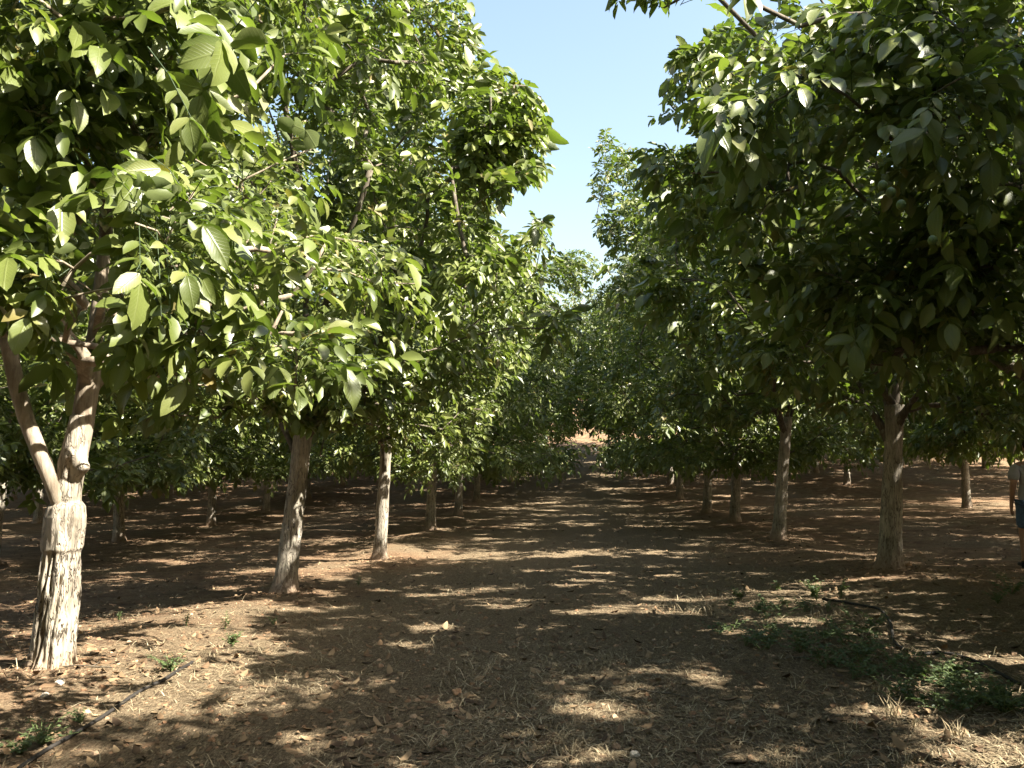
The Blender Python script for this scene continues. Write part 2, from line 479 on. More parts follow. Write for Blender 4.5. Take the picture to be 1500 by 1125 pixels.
def mixed_leaves_mesh(name, Q, near, lo=2):
    """one crown: full leaflets where they are close, simple ones elsewhere"""
    V = []; LP = []; ST = []; TT = []; nv = nl = 0
    for sel, lod in ((near, 0), (~near, lo)):
        if not sel.any(): continue
        P, D, Nn, L, W, T = [a[sel] for a in Q]
        sh, fc = LODS[lod]
        S = np.cross(D, Nn)
        X = P[:, None] + S[:, None] * (sh[None, :, 0, None] * W[:, None, None]) + D[:, None] * (sh[None, :, 1, None] * L[:, None, None]) + Nn[:, None] * (sh[None, :, 2, None] * L[:, None, None])
        n, k, _ = X.shape
        fl = np.array([i for f in fc for i in f]); st = np.cumsum([0] + [len(f) for f in fc[:-1]])
        V.append(X.reshape(-1, 3)); LP.append((fl[None, :] + (np.arange(n) * k)[:, None]).ravel() + nv)
        ST.append((st[None, :] + (np.arange(n) * len(fl))[:, None]).ravel() + nl)
        TT.append(np.repeat(T, len(fc))); nv += n * k; nl += n * len(fl)
    return raw_mesh(name, np.concatenate(V), np.concatenate(LP), np.concatenate(ST), True, np.concatenate(TT))

def leaves_mesh(name, Q, lod):
    P, D, Nn, L, W, T = Q
    sh, fc = LODS[lod]
    S = np.cross(D, Nn)
    X = P[:, None] + S[:, None] * (sh[None, :, 0, None] * W[:, None, None]) + D[:, None] * (sh[None, :, 1, None] * L[:, None, None]) + Nn[:, None] * (sh[None, :, 2, None] * L[:, None, None])
    return repeat_mesh(name, X, fc, lod < 2, T)

# ------------------------------------------------------------------ what must stay open
SKY = np.array([(688, -400), (690, 0), (700, 30), (706, 60), (712, 95), (745, 105), (765, 120), (792, 140), (800, 165), (812, 185), (802, 215), (806, 262), (780, 268),
                (755, 275), (740, 300), (716, 325), (730, 345), (762, 340), (775, 318), (800, 318), (806, 345), (850, 362), (884, 384),
                (888, 368), (868, 340), (872, 300), (862, 262), (864, 222), (884, 190), (914, 205), (940, 222), (975, 212), (1000, 222), (1018, 196), (1005, 176),
                (945, 182), (958, 150), (985, 110), (972, 78), (1010, 62), (1042, 58), (1036, 24), (990, 14), (960, 18), (930, 8), (880, 12), (866, 0), (860, -400)], float)

def in_poly(px, py, poly):
    c = np.zeros(len(px), bool)
    j = len(poly) - 1
    for i in range(len(poly)):
        xi, yi = poly[i]; xj, yj = poly[j]
        c ^= ((yi > py) != (yj > py)) & (px < (xj - xi) * (py - yi) / (yj - yi + 1e-12) + xi)
        j = i
    return c

SUNV = np.array(SUN)
GAPS = []          # (point, radius): gaps in the canopy that let the sun through to that point
def gap(px, py, r, dz=0.0):
    p = at(px, py); GAPS.append((np.array((p.x, p.y, p.z + dz)), r))

for px, py, r in [(230, 940, .5), (310, 938, .45), (160, 950, .4), (40, 1015, .36), (130, 1035, .25), (5, 975, .3), (470, 868, .28), (560, 866, .2), (600, 872, .16),
                  (920, 890, .32), (870, 898, .22), (820, 916, .15), (760, 918, .14), (1150, 880, .25), (1220, 868, .3), (1290, 862, .25), (1340, 870, .2), (1140, 815, .3),
                  (1080, 820, .22), (1180, 820, .2), (860, 785, .2), (1010, 760, .2), (420, 955, .16), (850, 1045, .2), (1390, 1100, .3), (1440, 1095, .25), (1470, 970, .25), (1360, 1000, .22),
                  (880, 1105, .14), (760, 1092, .12), (600, 1120, .12), (440, 1085, .15), (1050, 1000, .16), (1120, 1110, .2), (1290, 1045, .2), (550, 760, .3),
                  (690, 700, .6), (520, 735, .4), (740, 690, .6), (900, 715, .3), (850, 830, .18), (1450, 700, .6), (1400, 780, .4), (1480, 775, .4)]:
    gap(px, py, r)

rg = np.random.default_rng(4)
for _ in range(120):                                                  # small holes in the canopy: dapples
    y_ = 5 + 21 * rg.random(); x_ = rg.uniform(-5.5, 5.5)
    GAPS.append((np.array((x_, y_, gz(x_, y_))), rg.uniform(.12, .24)))
for px, py, dep, r in [(40, 60, 2.1, .4), (200, 140, 2.3, .42), (120, 230, 2.4, .35), (330, 100, 3.0, .45), (600, 330, 8, .5), (560, 450, 8, .5), (100, 520, 5.4, .35), (200, 520, 4.8, .35),
                   (700, 440, 14, 1.2)]:
    GAPS.append((np.array([0, 0, CAMZ]) + np.array(ray(px, py)) * dep, r))

TRUNK_GAPS = [(np.array([0, 0, CAMZ]) + np.array(ray(px, py)) * dep, r) for px, py, dep, r in
              [(112, 650, 6.3, .36), (98, 715, 6.3, .4), (92, 785, 6.35, .4), (88, 850, 6.35, .26), (84, 925, 6.4, .18), (45, 620, 6.3, .22)]]

def open_mask(Pw, gaps=None):
    """True where a leaf would block a sun gap"""
    blocked = np.zeros(len(Pw), bool)
    for p, r in (GAPS if gaps is None else gaps):
        v = Pw - p
        t = v @ SUNV
        d2 = np.sum(v * v, 1) - t * t
        blocked |= (t > max(r * .9, .7 if r >= .6 else 0)) & (d2 < r * r)
    return blocked

# ------------------------------------------------------------------ trees
def envelope(zrel, R):
    """crown radius over relative height"""
    return R * np.interp(zrel, [0, .06, .18, .40, .62, .82, .95, 1.0], [.62, .80, .95, 1.0, .90, .62, .30, .08])

def grow(rng, H, R, zb, lean, hf, nl, nshoots, custom=None, shell=.62, attract=None):
    pos = []; par = []; limb = []; chains = []
    def addn(p, pa, li):
        pos.append(np.array(p, float)); par.append(pa); limb.append(li); return len(pos) - 1
    nt_ = 8
    for k in range(nt_ + 1):
        h = hf * k / nt_
        addn((lean[0] * h, lean[1] * h, h), k - 1, -1)
    top = nt_
    if custom is None:
        limbs = []
        az0 = rng.uniform(0, 6.28)
        for i in range(nl):
            az = az0 + 6.283 * i / nl + rng.normal(0, .25)
            el = R_(rng.uniform(42, 62)); ln = rng.uniform(.85, 1.1) * R * 1.15
            st = pos[top - rng.integers(0, 3)]
            pts = [st]; d = np.array([math.cos(az) * math.cos(el), math.sin(az) * math.cos(el), math.sin(el)])
            nseg = int(ln / .3)
            for k in range(nseg):
                d = d + rng.normal(0, .07, 3) + np.array([0, 0, .035]); d /= np.linalg.norm(d)
                pts.append(pts[-1] + d * .3)
            limbs.append(pts)
        st = pos[top]; pts = [st]; d = np.array([lean[0] * .6, lean[1] * .6, 1.])          # leader
        d /= np.linalg.norm(d)
        for k in range(int((H * .8 - hf) / .35)):
            d = d + rng.normal(0, .06, 3); d[2] += .04; d /= np.linalg.norm(d)
            pts.append(pts[-1] + d * .35)
        limbs.append(pts)
    else:
        limbs = [[np.array(p, float) for p in l] for l in custom]
    for li, pts in enumerate(limbs):
        dd = [np.linalg.norm(q_ - pts[0]) for q_ in (pos if custom is not None else pos[:nt_ + 1])]
        pa = int(np.argmin(dd)); ch = [pa]
        for p in pts[1:]:
            pa = addn(p, pa, li); ch.append(pa)
        chains.append((ch, li, True))
    cx, cy = lean[0] * hf * 1.3, lean[1] * hf * 1.3
    A = []
    ph = rng.uniform(0, 6.28, 6)
    while len(A) < nshoots:
        m = nshoots * 2
        zr = rng.beta(1.15, 1.25, m); th = rng.uniform(0, 6.283, m)
        rr = np.sqrt(rng.random(m)) ** shell
        rr = np.where(rng.random(m) < .2, rr * .6, rr)
        lump = 1 + .16 * np.sin(3 * th + ph[0] + 5 * zr) + .12 * np.sin(5 * th + ph[1] - 9 * zr) + .10 * np.sin(2 * th + ph[2] + 13 * zr)
        rad = envelope(zr, R) * lump * rr
        zz = zb + (H - zb) * zr - .25 * (rr > .8) * (zr < .4) + .35 * (zr < .12) * (1 - rr)
        A += list(np.stack([cx + rad * np.cos(th), cy + rad * np.sin(th), zz], 1))
    m = int(nshoots * .16)
    th = rng.uniform(0, 6.283, m); rr = rng.uniform(.35, 1.0, m)
    sk = np.stack([cx + R * .92 * rr * np.cos(th), cy + R * .92 * rr * np.sin(th), zb + rng.uniform(-.1, .5, m)], 1)
    A = np.concatenate([np.array(A[:nshoots]), sk] + ([attract] if attract is not None else []))
    order = np.argsort(np.linalg.norm(A - np.array([cx, cy, hf + 1.0]), axis=1))
    P = np.zeros((60000, 3)); n0 = len(pos); P[:n0] = np.array(pos)
    n = n0
    for a in A[order]:
        ca = P[nt_ + 1:n]
        v = a - ca
        cost = np.linalg.norm(v, axis=1) + .7 * np.maximum(0, -v[:, 2])
        b = int(np.argmin(cost)) + nt_ + 1
        d = np.linalg.norm(a - P[b])
        if d < .15: continue
        ns = max(2, int(d / .32))
        pd = P[b] - P[par[b]] if par[b] >= 0 else np.array([0, 0, 1.])
        pd = pd / (np.linalg.norm(pd) + 1e-9)
        ctrl = P[b] + (pd * .25 + (a - P[b]) / d * .75) * d * .45 + rng.normal(0, .035 * d, 3)
        ctrl[2] += .06 * d
        ch = [b]; pa = b
        for k in range(1, ns + 1):
            t = k / ns
            p = P[b] * (1 - t) ** 2 + 2 * ctrl * t * (1 - t) + a * t * t
            P[n] = p; par.append(pa); limb.append(limb[b]); ch.append(n); pa = n; n += 1
        chains.append((ch, limb[b], False))
    P = P[:n]
    cnt = np.zeros(n)
    for ch, li, main in chains: cnt[ch[-1]] += 1
    for i in range(n - 1, 0, -1): cnt[par[i]] += cnt[i]
    return P, np.array(limb), cnt, chains

def shoot_leaves(rng, P, chains, per, reach=1.0):
    B = []; D = []; CI = []
    for ci, (ch, li, main) in enumerate(chains):
        pts = P[ch]
        seg = np.linalg.norm(np.diff(pts, axis=0), axis=1); cum = np.concatenate([[0], np.cumsum(seg)]); tot = cum[-1]
        m = per if not main else int(per * 3.5)
        s = tot - np.sort(rng.random(m)) ** 1.15 * min(reach * (4 if main else 1), tot * (.8 if main else .95))
        X = np.stack([np.interp(s, cum, pts[:, k]) for k in range(3)], 1)
        T = np.stack([np.interp(np.minimum(s + .05, tot), cum, pts[:, k]) for k in range(3)], 1) - np.stack([np.interp(s - .1, cum, pts[:, k]) for k in range(3)], 1)
        T = unit(T)
        a = np.arange(m) * 2.4 + rng.uniform(0, 6.28) + rng.normal(0, .3, m)
        u = unit(np.cross(T, np.array([.31, .2, .93]))); w = np.cross(T, u)
        rd = np.cos(a)[:, None] * u + np.sin(a)[:, None] * w
        k = rng.uniform(.35, 1.0, (m, 1))
        B.append(X); D.append(unit(T * k + rd * .85 + np.array([0, 0, .12]))); CI.append(np.full(m, ci))
    B = np.concatenate(B); D = np.concatenate(D); n = len(B)
    U = unit(np.array([0, 0, 1.]) + rng.normal(0, .32, (n, 3)) + np.array(SUN) * .6)
    L = rng.uniform(.22, .40, n)
    return B, D, U, L, np.concatenate(CI)

def drop_bare(P, chains, B, CI):
    """leave out twigs that bear next to no leaves, and the bare ends of limbs"""
    used = np.zeros(len(P), bool); out = []
    for ci in range(len(chains) - 1, -1, -1):
        ch, li, main = chains[ci]
        lv = B[CI == ci]
        last = max([k for k in range(len(ch)) if used[ch[k]] and k > 0], default=0)
        if len(lv) >= 3:
            d = np.linalg.norm(P[ch][None] - lv[:, None], axis=2)
            last = max(last, int(np.max(np.argmin(d, 1))))
        if last < 1 and not main: continue
        ch = ch[:max(last, 1) + 1]
        used[ch[0]] = True
        out.append((ch, li, main))
    return out[::-1]

def trunk_mesh(name, hf, r0, lean, seed, seg=48, rings=90, fiss=.012, profile=None, path=None, flare=.5, bumps=()):
    """fissured trunk, path(h) -> (x, y), profile(h) -> radius"""
    hs = np.linspace(-.12, hf, rings)
    th = np.linspace(0, 2 * np.pi, seg, endpoint=False)
    Hh, Th = np.meshgrid(hs, th, indexing='ij')
    if profile is None:
        rad = r0 * (1 - .22 * np.clip(Hh / 1.8, 0, 1)) * (1 + flare * np.exp(-np.clip(Hh + .02, 0, 9) / .11))
        rad = rad * (1 + .10 * np.clip((Hh - hf + .35) / .35, 0, 1))
    else:
        rad = profile(Hh)
    # closed noise around the trunk: sample on a circle
    k = seed * 7.3
    def cyl(f, fz, s):
        return vnoise(np.cos(Th) * f + 20 + k, Hh * fz + np.sin(Th) * f + 40, s) * .5 + vnoise(np.sin(Th) * f + 60 + k, Hh * fz * 1.1 - np.cos(Th) * f, s + 1) * .5
    ridge = np.abs(cyl(5.2, 3.0, seed) - .5) * 2
    ridge2 = np.abs(cyl(9.0, 6.0, seed + 9) - .5) * 2
    fs = fiss(Hh) if callable(fiss) else fiss
    rad = rad + fs * (np.clip(ridge * 2.4, 0, 1) - .6) + .5 * fs * (np.clip(ridge2 * 2.2, 0, 1) - .6)
    rad = rad * (1 + .10 * (cyl(1.1, 1.4, seed + 21) - .5))
    rad = rad + (.035 * (cyl(2.2, .5, seed + 33) - .35)) * np.exp(-np.clip(Hh, 0, 9) / .09)
    for bh, bth, amp, sh_, st_ in bumps:
        dth = np.angle(np.exp(1j * (Th - bth)))
        rad = rad + amp * np.exp(-((Hh - bh) / sh_) ** 2 - (dth / st_) ** 2)
    if path is None:
        X = lean[0] * Hh; Y = lean[1] * Hh
    else:
        X, Y = path(Hh)
    V = np.stack([X + rad * np.cos(Th), Y + rad * np.sin(Th), Hh], -1).reshape(-1, 3)
    i, j = np.meshgrid(np.arange(rings - 1), np.arange(seg), indexing='ij'); j2 = (j + 1) % seg
    q = np.stack([i * seg + j, i * seg + j2, (i + 1) * seg + j2, (i + 1) * seg + j], -1).reshape(-1)
    ntop = len(V)
    V = np.concatenate([V, np.array([[X[-1].mean(), Y[-1].mean(), hf + .03]])])
    tr = np.stack([(rings - 1) * seg + np.arange(seg), (rings - 1) * seg + (np.arange(seg) + 1) % seg, np.full(seg, ntop)], -1).reshape(-1)
    loops = np.concatenate([q, tr]); st = np.concatenate([np.arange(len(q) // 4) * 4, len(q) + np.arange(seg) * 3])
    return raw_mesh(name, V, loops, st, True)

def limb_meshes(P, limb, cnt, chains, r_trunk, detail, nl, kf=.0056, minr=.0035):
    T = [Tubes() for _ in range(nl)]
    for ch, li, main in chains:
        if li < 0: continue
        c = cnt[ch]
        rad = np.minimum(kf * np.maximum(c, .6) ** .45, r_trunk * .58)
        rad = np.maximum(rad, minr)
        if not main: rad[0] = rad[1] * 1.05
        pts = P[ch]
        sides = (9 if main else (5 if rad[1] > .014 else 4)) if detail else (5 if main else 3)
        T[li].add(pts, rad, sides)
    return [t.mesh("limb") for t in T]

def prune(P, chains, o3, keep, rng):
    """cut twigs where they would reach into open sky or below the canopy, with all that grows on them"""
    px, py, d = project(P + o3)
    bad = (d > 0) & in_poly(px, py, SKY)
    bk = bad | (~keep(px, py, d, P + o3, None) if keep is not None else False)
    ok = np.ones(len(P), bool); res = []
    for ch, li, main in chains:
        c = [ch[0]]
        if ok[ch[0]]:
            for i in ch[1:]:
                if (bad if main else bk)[i]: break
                c.append(i)
        for i in ch[1:]:
            if i not in c: ok[i] = False
        if len(c) >= 2: res.append((c, li, main))
    return res

TREES = []
def make_tree(label, x, y, lean, H=8.4, R=3.3, zb=1.75, seed=1, lod=1, nshoots=396, per=17, hf=1.75, r0=.135,
              keep=None, nleaf=0, custom=None, trunk=None, mat=None, extra=None, attract=None, hole=1.0, group="walnut trees planted in rows along the lane", size=1.0, dens=None, shell=.62):
    rng = np.random.default_rng(seed)
    z = gz(x, y) - .015
    root = empty("walnut_tree", (x, y, z))
    tag(root, label, "tree", group)
    o3 = np.array([x, y, z])
    nl = (len(custom) if custom else 4 + seed % 2)
    P, limb, cnt, chains = grow(rng, H, R, zb, lean, hf, nl, nshoots, custom, shell, None if attract is None else np.array(attract) - o3)
    chains = prune(P, chains, o3, keep, rng)
    nlimb = len(custom) if custom else nl + 1
    if trunk is None:
        tm = trunk_mesh("trunk", hf + .05, r0, lean, seed, 40 if lod < 2 else 20, 70 if lod < 2 else 24)
    else:
        tm = trunk
    link("trunk", tm, mat or BARK, root)
    B, D, U, L, CI = shoot_leaves(rng, P, chains, per)
    if extra is not None:
        eb = extra(rng)
        B = np.concatenate([B, eb[0] - o3]); D = np.concatenate([D, eb[1]]); CI = np.concatenate([CI, np.full(len(eb[0]), -1)]); U = np.concatenate([U, eb[2]]); L = np.concatenate([L, eb[3]])
    mid = B + D * (L * .65)[:, None] - np.array([0, 0, 1.]) * (L * .15)[:, None]
    end = B + D * (L * 1.15)[:, None] - np.array([0, 0, 1.]) * (L * .5)[:, None]
    k = np.ones(len(B), bool)
    for pt in (B + D * (L * .3)[:, None], mid, end):
        w = pt + o3
        px, py, d = project(w)
        k &= ~((d > 0) & in_poly(px, py, SKY))
        if y < 22 and pt is mid: k &= ~(open_mask(w) & (rng.random(len(w)) < hole)) & ~open_mask(w, TRUNK_GAPS)
        k &= np.linalg.norm(w - np.array([0, 0, CAMZ]), axis=1) > 1.5
        if keep is not None: k &= keep(px, py, d, w, rng)
    B, D, U, L, CI = B[k], D[k], U[k], L[k], CI[k]
    chains = drop_bare(P, chains, B, CI)
    for i, m in enumerate(limb_meshes(P, limb, cnt, chains, r0, lod < 2, nlimb)):
        if m: link("limb", m, BARK_LIMB if mat is not None and i < 2 else BRANCH, root)
    Q = leaflets_of(B, D, U, L, rng, size)
    if nleaf:
        px, py, d = project(Q[0] + o3)
        vis = (d > 1.0) & (px > 0) & (px < 1500) & (py > 0) & (py < 1125)
        score = np.where(vis, Q[3] / np.maximum(d, .5), 0)
        pick = np.argsort(-score)[:nleaf]
        pick = pick[score[pick] > 0]
        rest = np.ones(len(d), bool); rest[pick] = False
        for i in pick:
            Dv = Q[1][i]; Nv = Q[2][i]; S = np.cross(Dv, Nv)
            l = float(Q[3][i]); w_ = float(Q[4][i])
            M = Matrix(((S[0] * w_, Dv[0] * l, Nv[0] * l, Q[0][i][0]), (S[1] * w_, Dv[1] * l, Nv[1] * l, Q[0][i][1]),
                        (S[2] * w_, Dv[2] * l, Nv[2] * l, Q[0][i][2]), (0, 0, 0, 1)))
            lo = bpy.data.objects.new("leaf", LEAF_MESHES[int(rng.integers(0, 6))])
            COL.objects.link(lo); lo.parent = root; lo.matrix_local = M
        Q = [a[rest] for a in Q]
    if lod == 0:
        px, py, d = project(Q[0] + o3)
        near = (d > .3) & (d < 6.2) & (px > -40) & (px < 1560) & (py > -60)
        cr = link("crown", mixed_leaves_mesh("crown", Q, near), LEAF, root)
    else:
        cr = link("crown", leaves_mesh("crown", Q, lod), LEAF, root)
    tag(cr, kind="stuff")
    if lod == 0:                                                        # leaf stalks of the near trees
        T = Tubes()
        pw = B + o3
        px, py, d = project(pw)
        sel = np.where((d > .5) & (d < 6.5) & (px > -100) & (px < 1600) & (py > -100))[0][:2600]
        for i in sel:
            t = np.array([0, .5, 1.0])[:, None]
            T.add(B[i] + D[i] * L[i] * t - np.array([0, 0, 1.]) * .33 * L[i] * t * t, [.0028, .0022, .0014], 3, False)
        m = T.mesh("leaf_stalk")
        if m: tag(link("leaf_stalk", m, WEED, root), kind="stuff")
    TREES.append(root)
    return root

def low(rng, n, xr, yr, dr):
    """points of low hanging twigs"""
    res = []
    for _ in range(n):
        v = np.array(ray(rng.uniform(*xr), rng.uniform(*yr))); res.append(np.array([0, 0, CAMZ]) + v * rng.uniform(*dr))
    return np.array(res)
rl2 = np.random.default_rng(99)

NX = lambda px, pts: np.interp(px, [p[0] for p in pts], [p[1] for p in pts])

# ---- the pale forked tree at the left, nearest trunk in view
yL = [row_y(p, ROW_L, q) for p, q in ((77, 980), (416, 867), (556, 820), (630, 765), (671, 761), (698, 738))]
L1 = (ROW_L, yL[0])
def l1_path(h):
    x = np.interp(h, [-.2, 0, .35, .7, 1.05, 1.3, 1.56, 1.9], [-.01, 0, .005, .02, .055, .085, .13, .17])
    return x, h * 0 + .02 * np.sin(h * 3)
def l1_prof(h):
    return np.interp(h, [-.2, 0, .06, .15, .45, .78, .80, 1.02, 1.09, 1.13, 1.25, 1.40, 1.55, 1.8],
                     [.155, .145, .132, .126, .122, .118, .130, .130, .118, .086, .084, .092, .080, .060])
def l1_fiss(h):
    return np.interp(h, [0, .7, .8, 1.1, 1.2], [.034, .032, .010, .008, .004])
l1_trunk = trunk_mesh("trunk", 1.72, .14, (0, 0), 5, 96, 190, l1_fiss, l1_prof, l1_path,
                      bumps=((1.36, -.35, .075, .055, .42), (1.30, -1.15, -.035, .07, .35), (1.44, -1.2, .03, .04, .5), (1.22, -2.2, .02, .05, .5), (.98, 1.5, .02, .08, .6)))
l1_limbs = [
    [(.10, 0, 1.35), (.15, .0, 1.62), (.185, .01, 1.95), (.215, .02, 2.3), (.235, .03, 2.65), (.25, .05, 3.0), (.27, .06, 3.5), (.26, .02, 4.1), (.3, 0, 4.8), (.33, .1, 5.5), (.3, .1, 6.2), (.36, .0, 6.9)],
    [(.05, -.05, 1.10), (.0, -.09, 1.28), (-.08, -.10, 1.46), (-.18, -.10, 1.68), (-.27, -.09, 1.92), (-.36, -.06, 2.2), (-.43, -.05, 2.45), (-.45, -.1, 2.75), (-.55, -.2, 3.2), (-.8, -.4, 3.8), (-1.0, -.5, 4.5), (-1.3, -.7, 5.2)],
    [(.215, .02, 2.3), (.40, .14, 2.55), (.68, .3, 2.85), (1.0, .5, 3.2), (1.3, .7, 3.7)],
    [(.25, .05, 3.0), (.5, -.4, 3.4), (.75, -.85, 3.8), (1.0, -1.2, 4.3), (1.3, -1.5, 4.9)],
    [(.27, .06, 3.5), (.0, .5, 4.0), (-.2, 1.0, 4.5), (-.4, 1.4, 5.1)],
]
def keep_l1(px, py, d, w, rng):
    lim = NX(px, [(-300, 560), (0, 520), (150, 610), (230, 590), (330, 560), (450, 590), (560, 560), (900, 500)])
    k = (py < lim) & ~((px > 500) & (px < 900) & (py < 340) & (d > 0))
    if rng is None: return k
    stem = (np.abs(px - NX(py, [(330, 135), (480, 127), (650, 108)])) < 34) & (py > 330) & (py < 700) & (d < yL[0] + .1)
    limb_ = (py > 470) & (py < 720) & (np.abs(px - NX(py, [(470, 0), (520, 12), (600, 42), (720, 95)])) < 28) & (d < yL[0] + .1)
    k &= ~((stem | limb_) & (rng.random(len(px)) < .97))
    return k
make_tree("pale forked walnut tree with peeling cracked trunk, nearest at the left", *L1, (.08, 0), H=9.6, R=3.2, zb=1.85, seed=5, lod=0, nshoots=432, per=17,
          hf=1.6, r0=.13, keep=keep_l1, nleaf=300, custom=l1_limbs, trunk=l1_trunk, mat=BARK_PALE, attract=np.concatenate([low(rl2, 60, (0, 330), (380, 600), (4.6, 6.2)), low(rl2, 50, (250, 560), (250, 580), (4.0, 5.5)), low(rl2, 25, (0, 300), (300, 480), (4.0, 5.0)), low(rl2, 45, (-60, 300), (-90, 200), (4.6, 7))]), size=.88, hole=.7)

# ---- the tree just left of the camera; only a branch of it hangs into view at the upper left
def keep_l0(px, py, d, w, rng):
    infr = (d > .2) & (px > -250) & (px < 1750) & (py < 1400)
    return ~infr | ((py < NX(px, [(0, 330), (150, 300), (260, 250), (420, 120), (520, -60), (700, -500)])) & (d > 2.15))
def extra_l0(rng):
    B = []; D = []; U = []; L = []
    # sprays of big leaves hanging in the sun
    for px, py, dep, m in [(60, 40, 2.05, 5), (150, 90, 2.1, 6), (215, 130, 2.15, 5), (15, 80, 1.9, 4), (120, 10, 2.3, 5), (260, 60, 2.6, 6), (320, 110, 3.1, 6), (40, 160, 2.4, 3), (350, 30, 3.2, 6)]:
        v = np.array(ray(px, py)); c = np.array([0, 0, CAMZ]) + v * dep
        for _ in range(m):
            a = rng.uniform(-.9, 2.2)
            d = unit(np.array([math.cos(a) * .8, rng.normal(-.1, .5), rng.uniform(-.9, .0)]))
            B.append(c + rng.normal(0, .11, 3)); D.append(d); U.append(unit(np.array([.7, -.7, .55]) + rng.normal(0, .25, 3))); L.append(rng.uniform(.22, .32))
    return np.array(B), np.array(D), np.array(U), np.array(L)
make_tree("walnut tree beside the camera whose large sunlit leaves hang at upper left", ROW_L, .6, (.05, 0), H=8.0, R=3.1, zb=2.1, seed=12, lod=0, nshoots=360, per=17,
          keep=keep_l0, nleaf=300, extra=extra_l0, attract=low(rl2, 26, (0, 360), (0, 190), (2.7, 3.8)))

# ---- the left row
def keep_l2(px, py, d, w, rng):
    return py < NX(px, [(0, 640), (300, 620), (380, 600), (450, 640), (520, 620), (600, 600), (760, 540)])
make_tree("grey leaning walnut trunk second in the left row, dappled on its right side", ROW_L, yL[1], (.10, .02), H=10.0, R=3.35, zb=1.9, seed=21, lod=1, nshoots=420, per=17, keep=keep_l2, nleaf=300, hf=2.2, r0=.14, attract=np.concatenate([low(rl2, 60, (330, 560), (540, 640), (8.0, 10.0)), low(rl2, 45, (690, 806), (110, 262), (9.3, 10.8))]))
def keep_l3(px, py, d, w, rng):
    return py < NX(px, [(300, 690), (500, 640), (560, 650), (620, 690), (760, 560)])
make_tree("dark upright walnut trunk third in the left row", ROW_L, yL[2], (.05, .0), H=10.2, R=3.5, zb=1.7, seed=22, lod=2, size=1.12, nshoots=408, per=17, keep=keep_l3, hf=2.1, r0=.135, attract=low(rl2, 60, (430, 700), (540, 680), (13, 15.5)))
names = ["fourth", "fifth", "sixth", "seventh", "eighth", "ninth", "tenth", "eleventh", "twelfth"]
for k, s in ((3, 23), (4, 24), (5, 25)):
    make_tree(f"walnut tree {names[k-3]} from the front in the left row", ROW_L, yL[k], (.04, .0), H=(9.6, 10.2, 10.6)[k-3], R=3.8, zb=1.75, attract=low(rl2, 60, (740, 880), (370, 500), (30.5, 34)) if k == 5 else None, seed=s, lod=2, nshoots=384, per=17, hf=1.9, r0=.14, size=1.08)

# ---- the right row
yR = [row_y(p, ROW_R, q) for p, q in ((1303, 838), (1140, 797), (1076, 766), (1035, 742), (995, 735))]
def keep_r0(px, py, d, w, rng):
    infr = (d > .2) & (px > -200) & (px < 1750) & (py < 1400)
    lim = NX(px, [(600, -50), (860, 10), (960, 60), (1040, 330), (1120, 480), (1220, 540), (1320, 560), (1420, 520), (1500, 560), (1700, 640)])
    return ~infr | ((py < lim) & (d > 3.9))
make_tree("walnut tree just outside the right edge, its dark crown overhanging upper right", ROW_R, yR[0] - 5.1, (.06, 0), H=7.0, R=3.4, zb=1.9, seed=31, lod=0, size=.9, nshoots=444, per=17, keep=keep_r0, nleaf=300, attract=np.concatenate([low(rl2, 26, (880, 1080), (-60, 20), (5.2, 6.6)), low(rl2, 60, (1080, 1500), (0, 420), (4.6, 6.6)), low(rl2, 75, (1080, 1500), (350, 540), (4.9, 7.2))]))
def keep_r1(px, py, d, w, rng):
    lim = NX(px, [(900, 600), (1100, 570), (1200, 600), (1290, 610), (1340, 620), (1400, 610), (1500, 650)])
    return py < lim
make_tree("thick grey walnut trunk nearest in the right row, soil stained at its foot", ROW_R, yR[0], (.07, .02), H=7.8, R=3.4, zb=1.75, seed=32, lod=1, nshoots=420, per=17, keep=keep_r1, nleaf=300, hf=2.2, r0=.15, attract=np.concatenate([low(rl2, 90, (1120, 1480), (480, 640), (8.6, 11.0)), low(rl2, 14, (1480, 1560), (585, 650), (9.6, 10.6)), low(rl2, 50, (960, 1120), (40, 330), (8.5, 10.5))]))
def keep_r2(px, py, d, w, rng):
    return py < NX(px, [(900, 640), (1080, 640), (1130, 600), (1180, 610), (1300, 650)])
make_tree("slender walnut trunk with a bright sunlit top, second in the right row", ROW_R, yR[1], (.09, .0), H=8.5, R=3.4, zb=1.7, seed=33, lod=2, size=1.12, nshoots=408, per=17, keep=keep_r2, hf=2.5, r0=.14, attract=low(rl2, 60, (960, 1300), (500, 640), (14, 17)))
for k, s, w in ((2, 34, "third"), (3, 35, "fourth"), (4, 36, "fifth")):
    make_tree(f"walnut tree {w} from the front in the right row", ROW_R, yR[k], (.06, .0), H=(10.0, 11.2, 10.8)[k-2], R=3.7, zb=1.65, seed=s, lod=2, nshoots=396, per=17, hf=1.6, r0=.14, size=1.05, attract=low(rl2, 70, (868, 1000), (190, 360), (19.5, 22)) if k == 2 else None)

# ---- trees behind the camera and beyond the right edge, whose shade falls into the picture
make_tree("walnut tree behind the camera at the right, shading the foreground", ROW_R, yR[0] - 10.2, (.05, 0), H=6.9, R=3.4, zb=1.9, seed=41, lod=0, nshoots=396, per=17, keep=keep_r0, size=1.05)
make_tree("walnut tree far behind the camera at the right", ROW_R, yR[0] - 15.3, (.05, 0), H=6.8, R=3.3, zb=1.9, seed=42, lod=2, nshoots=360, per=17, keep=keep_r0, size=1.1)

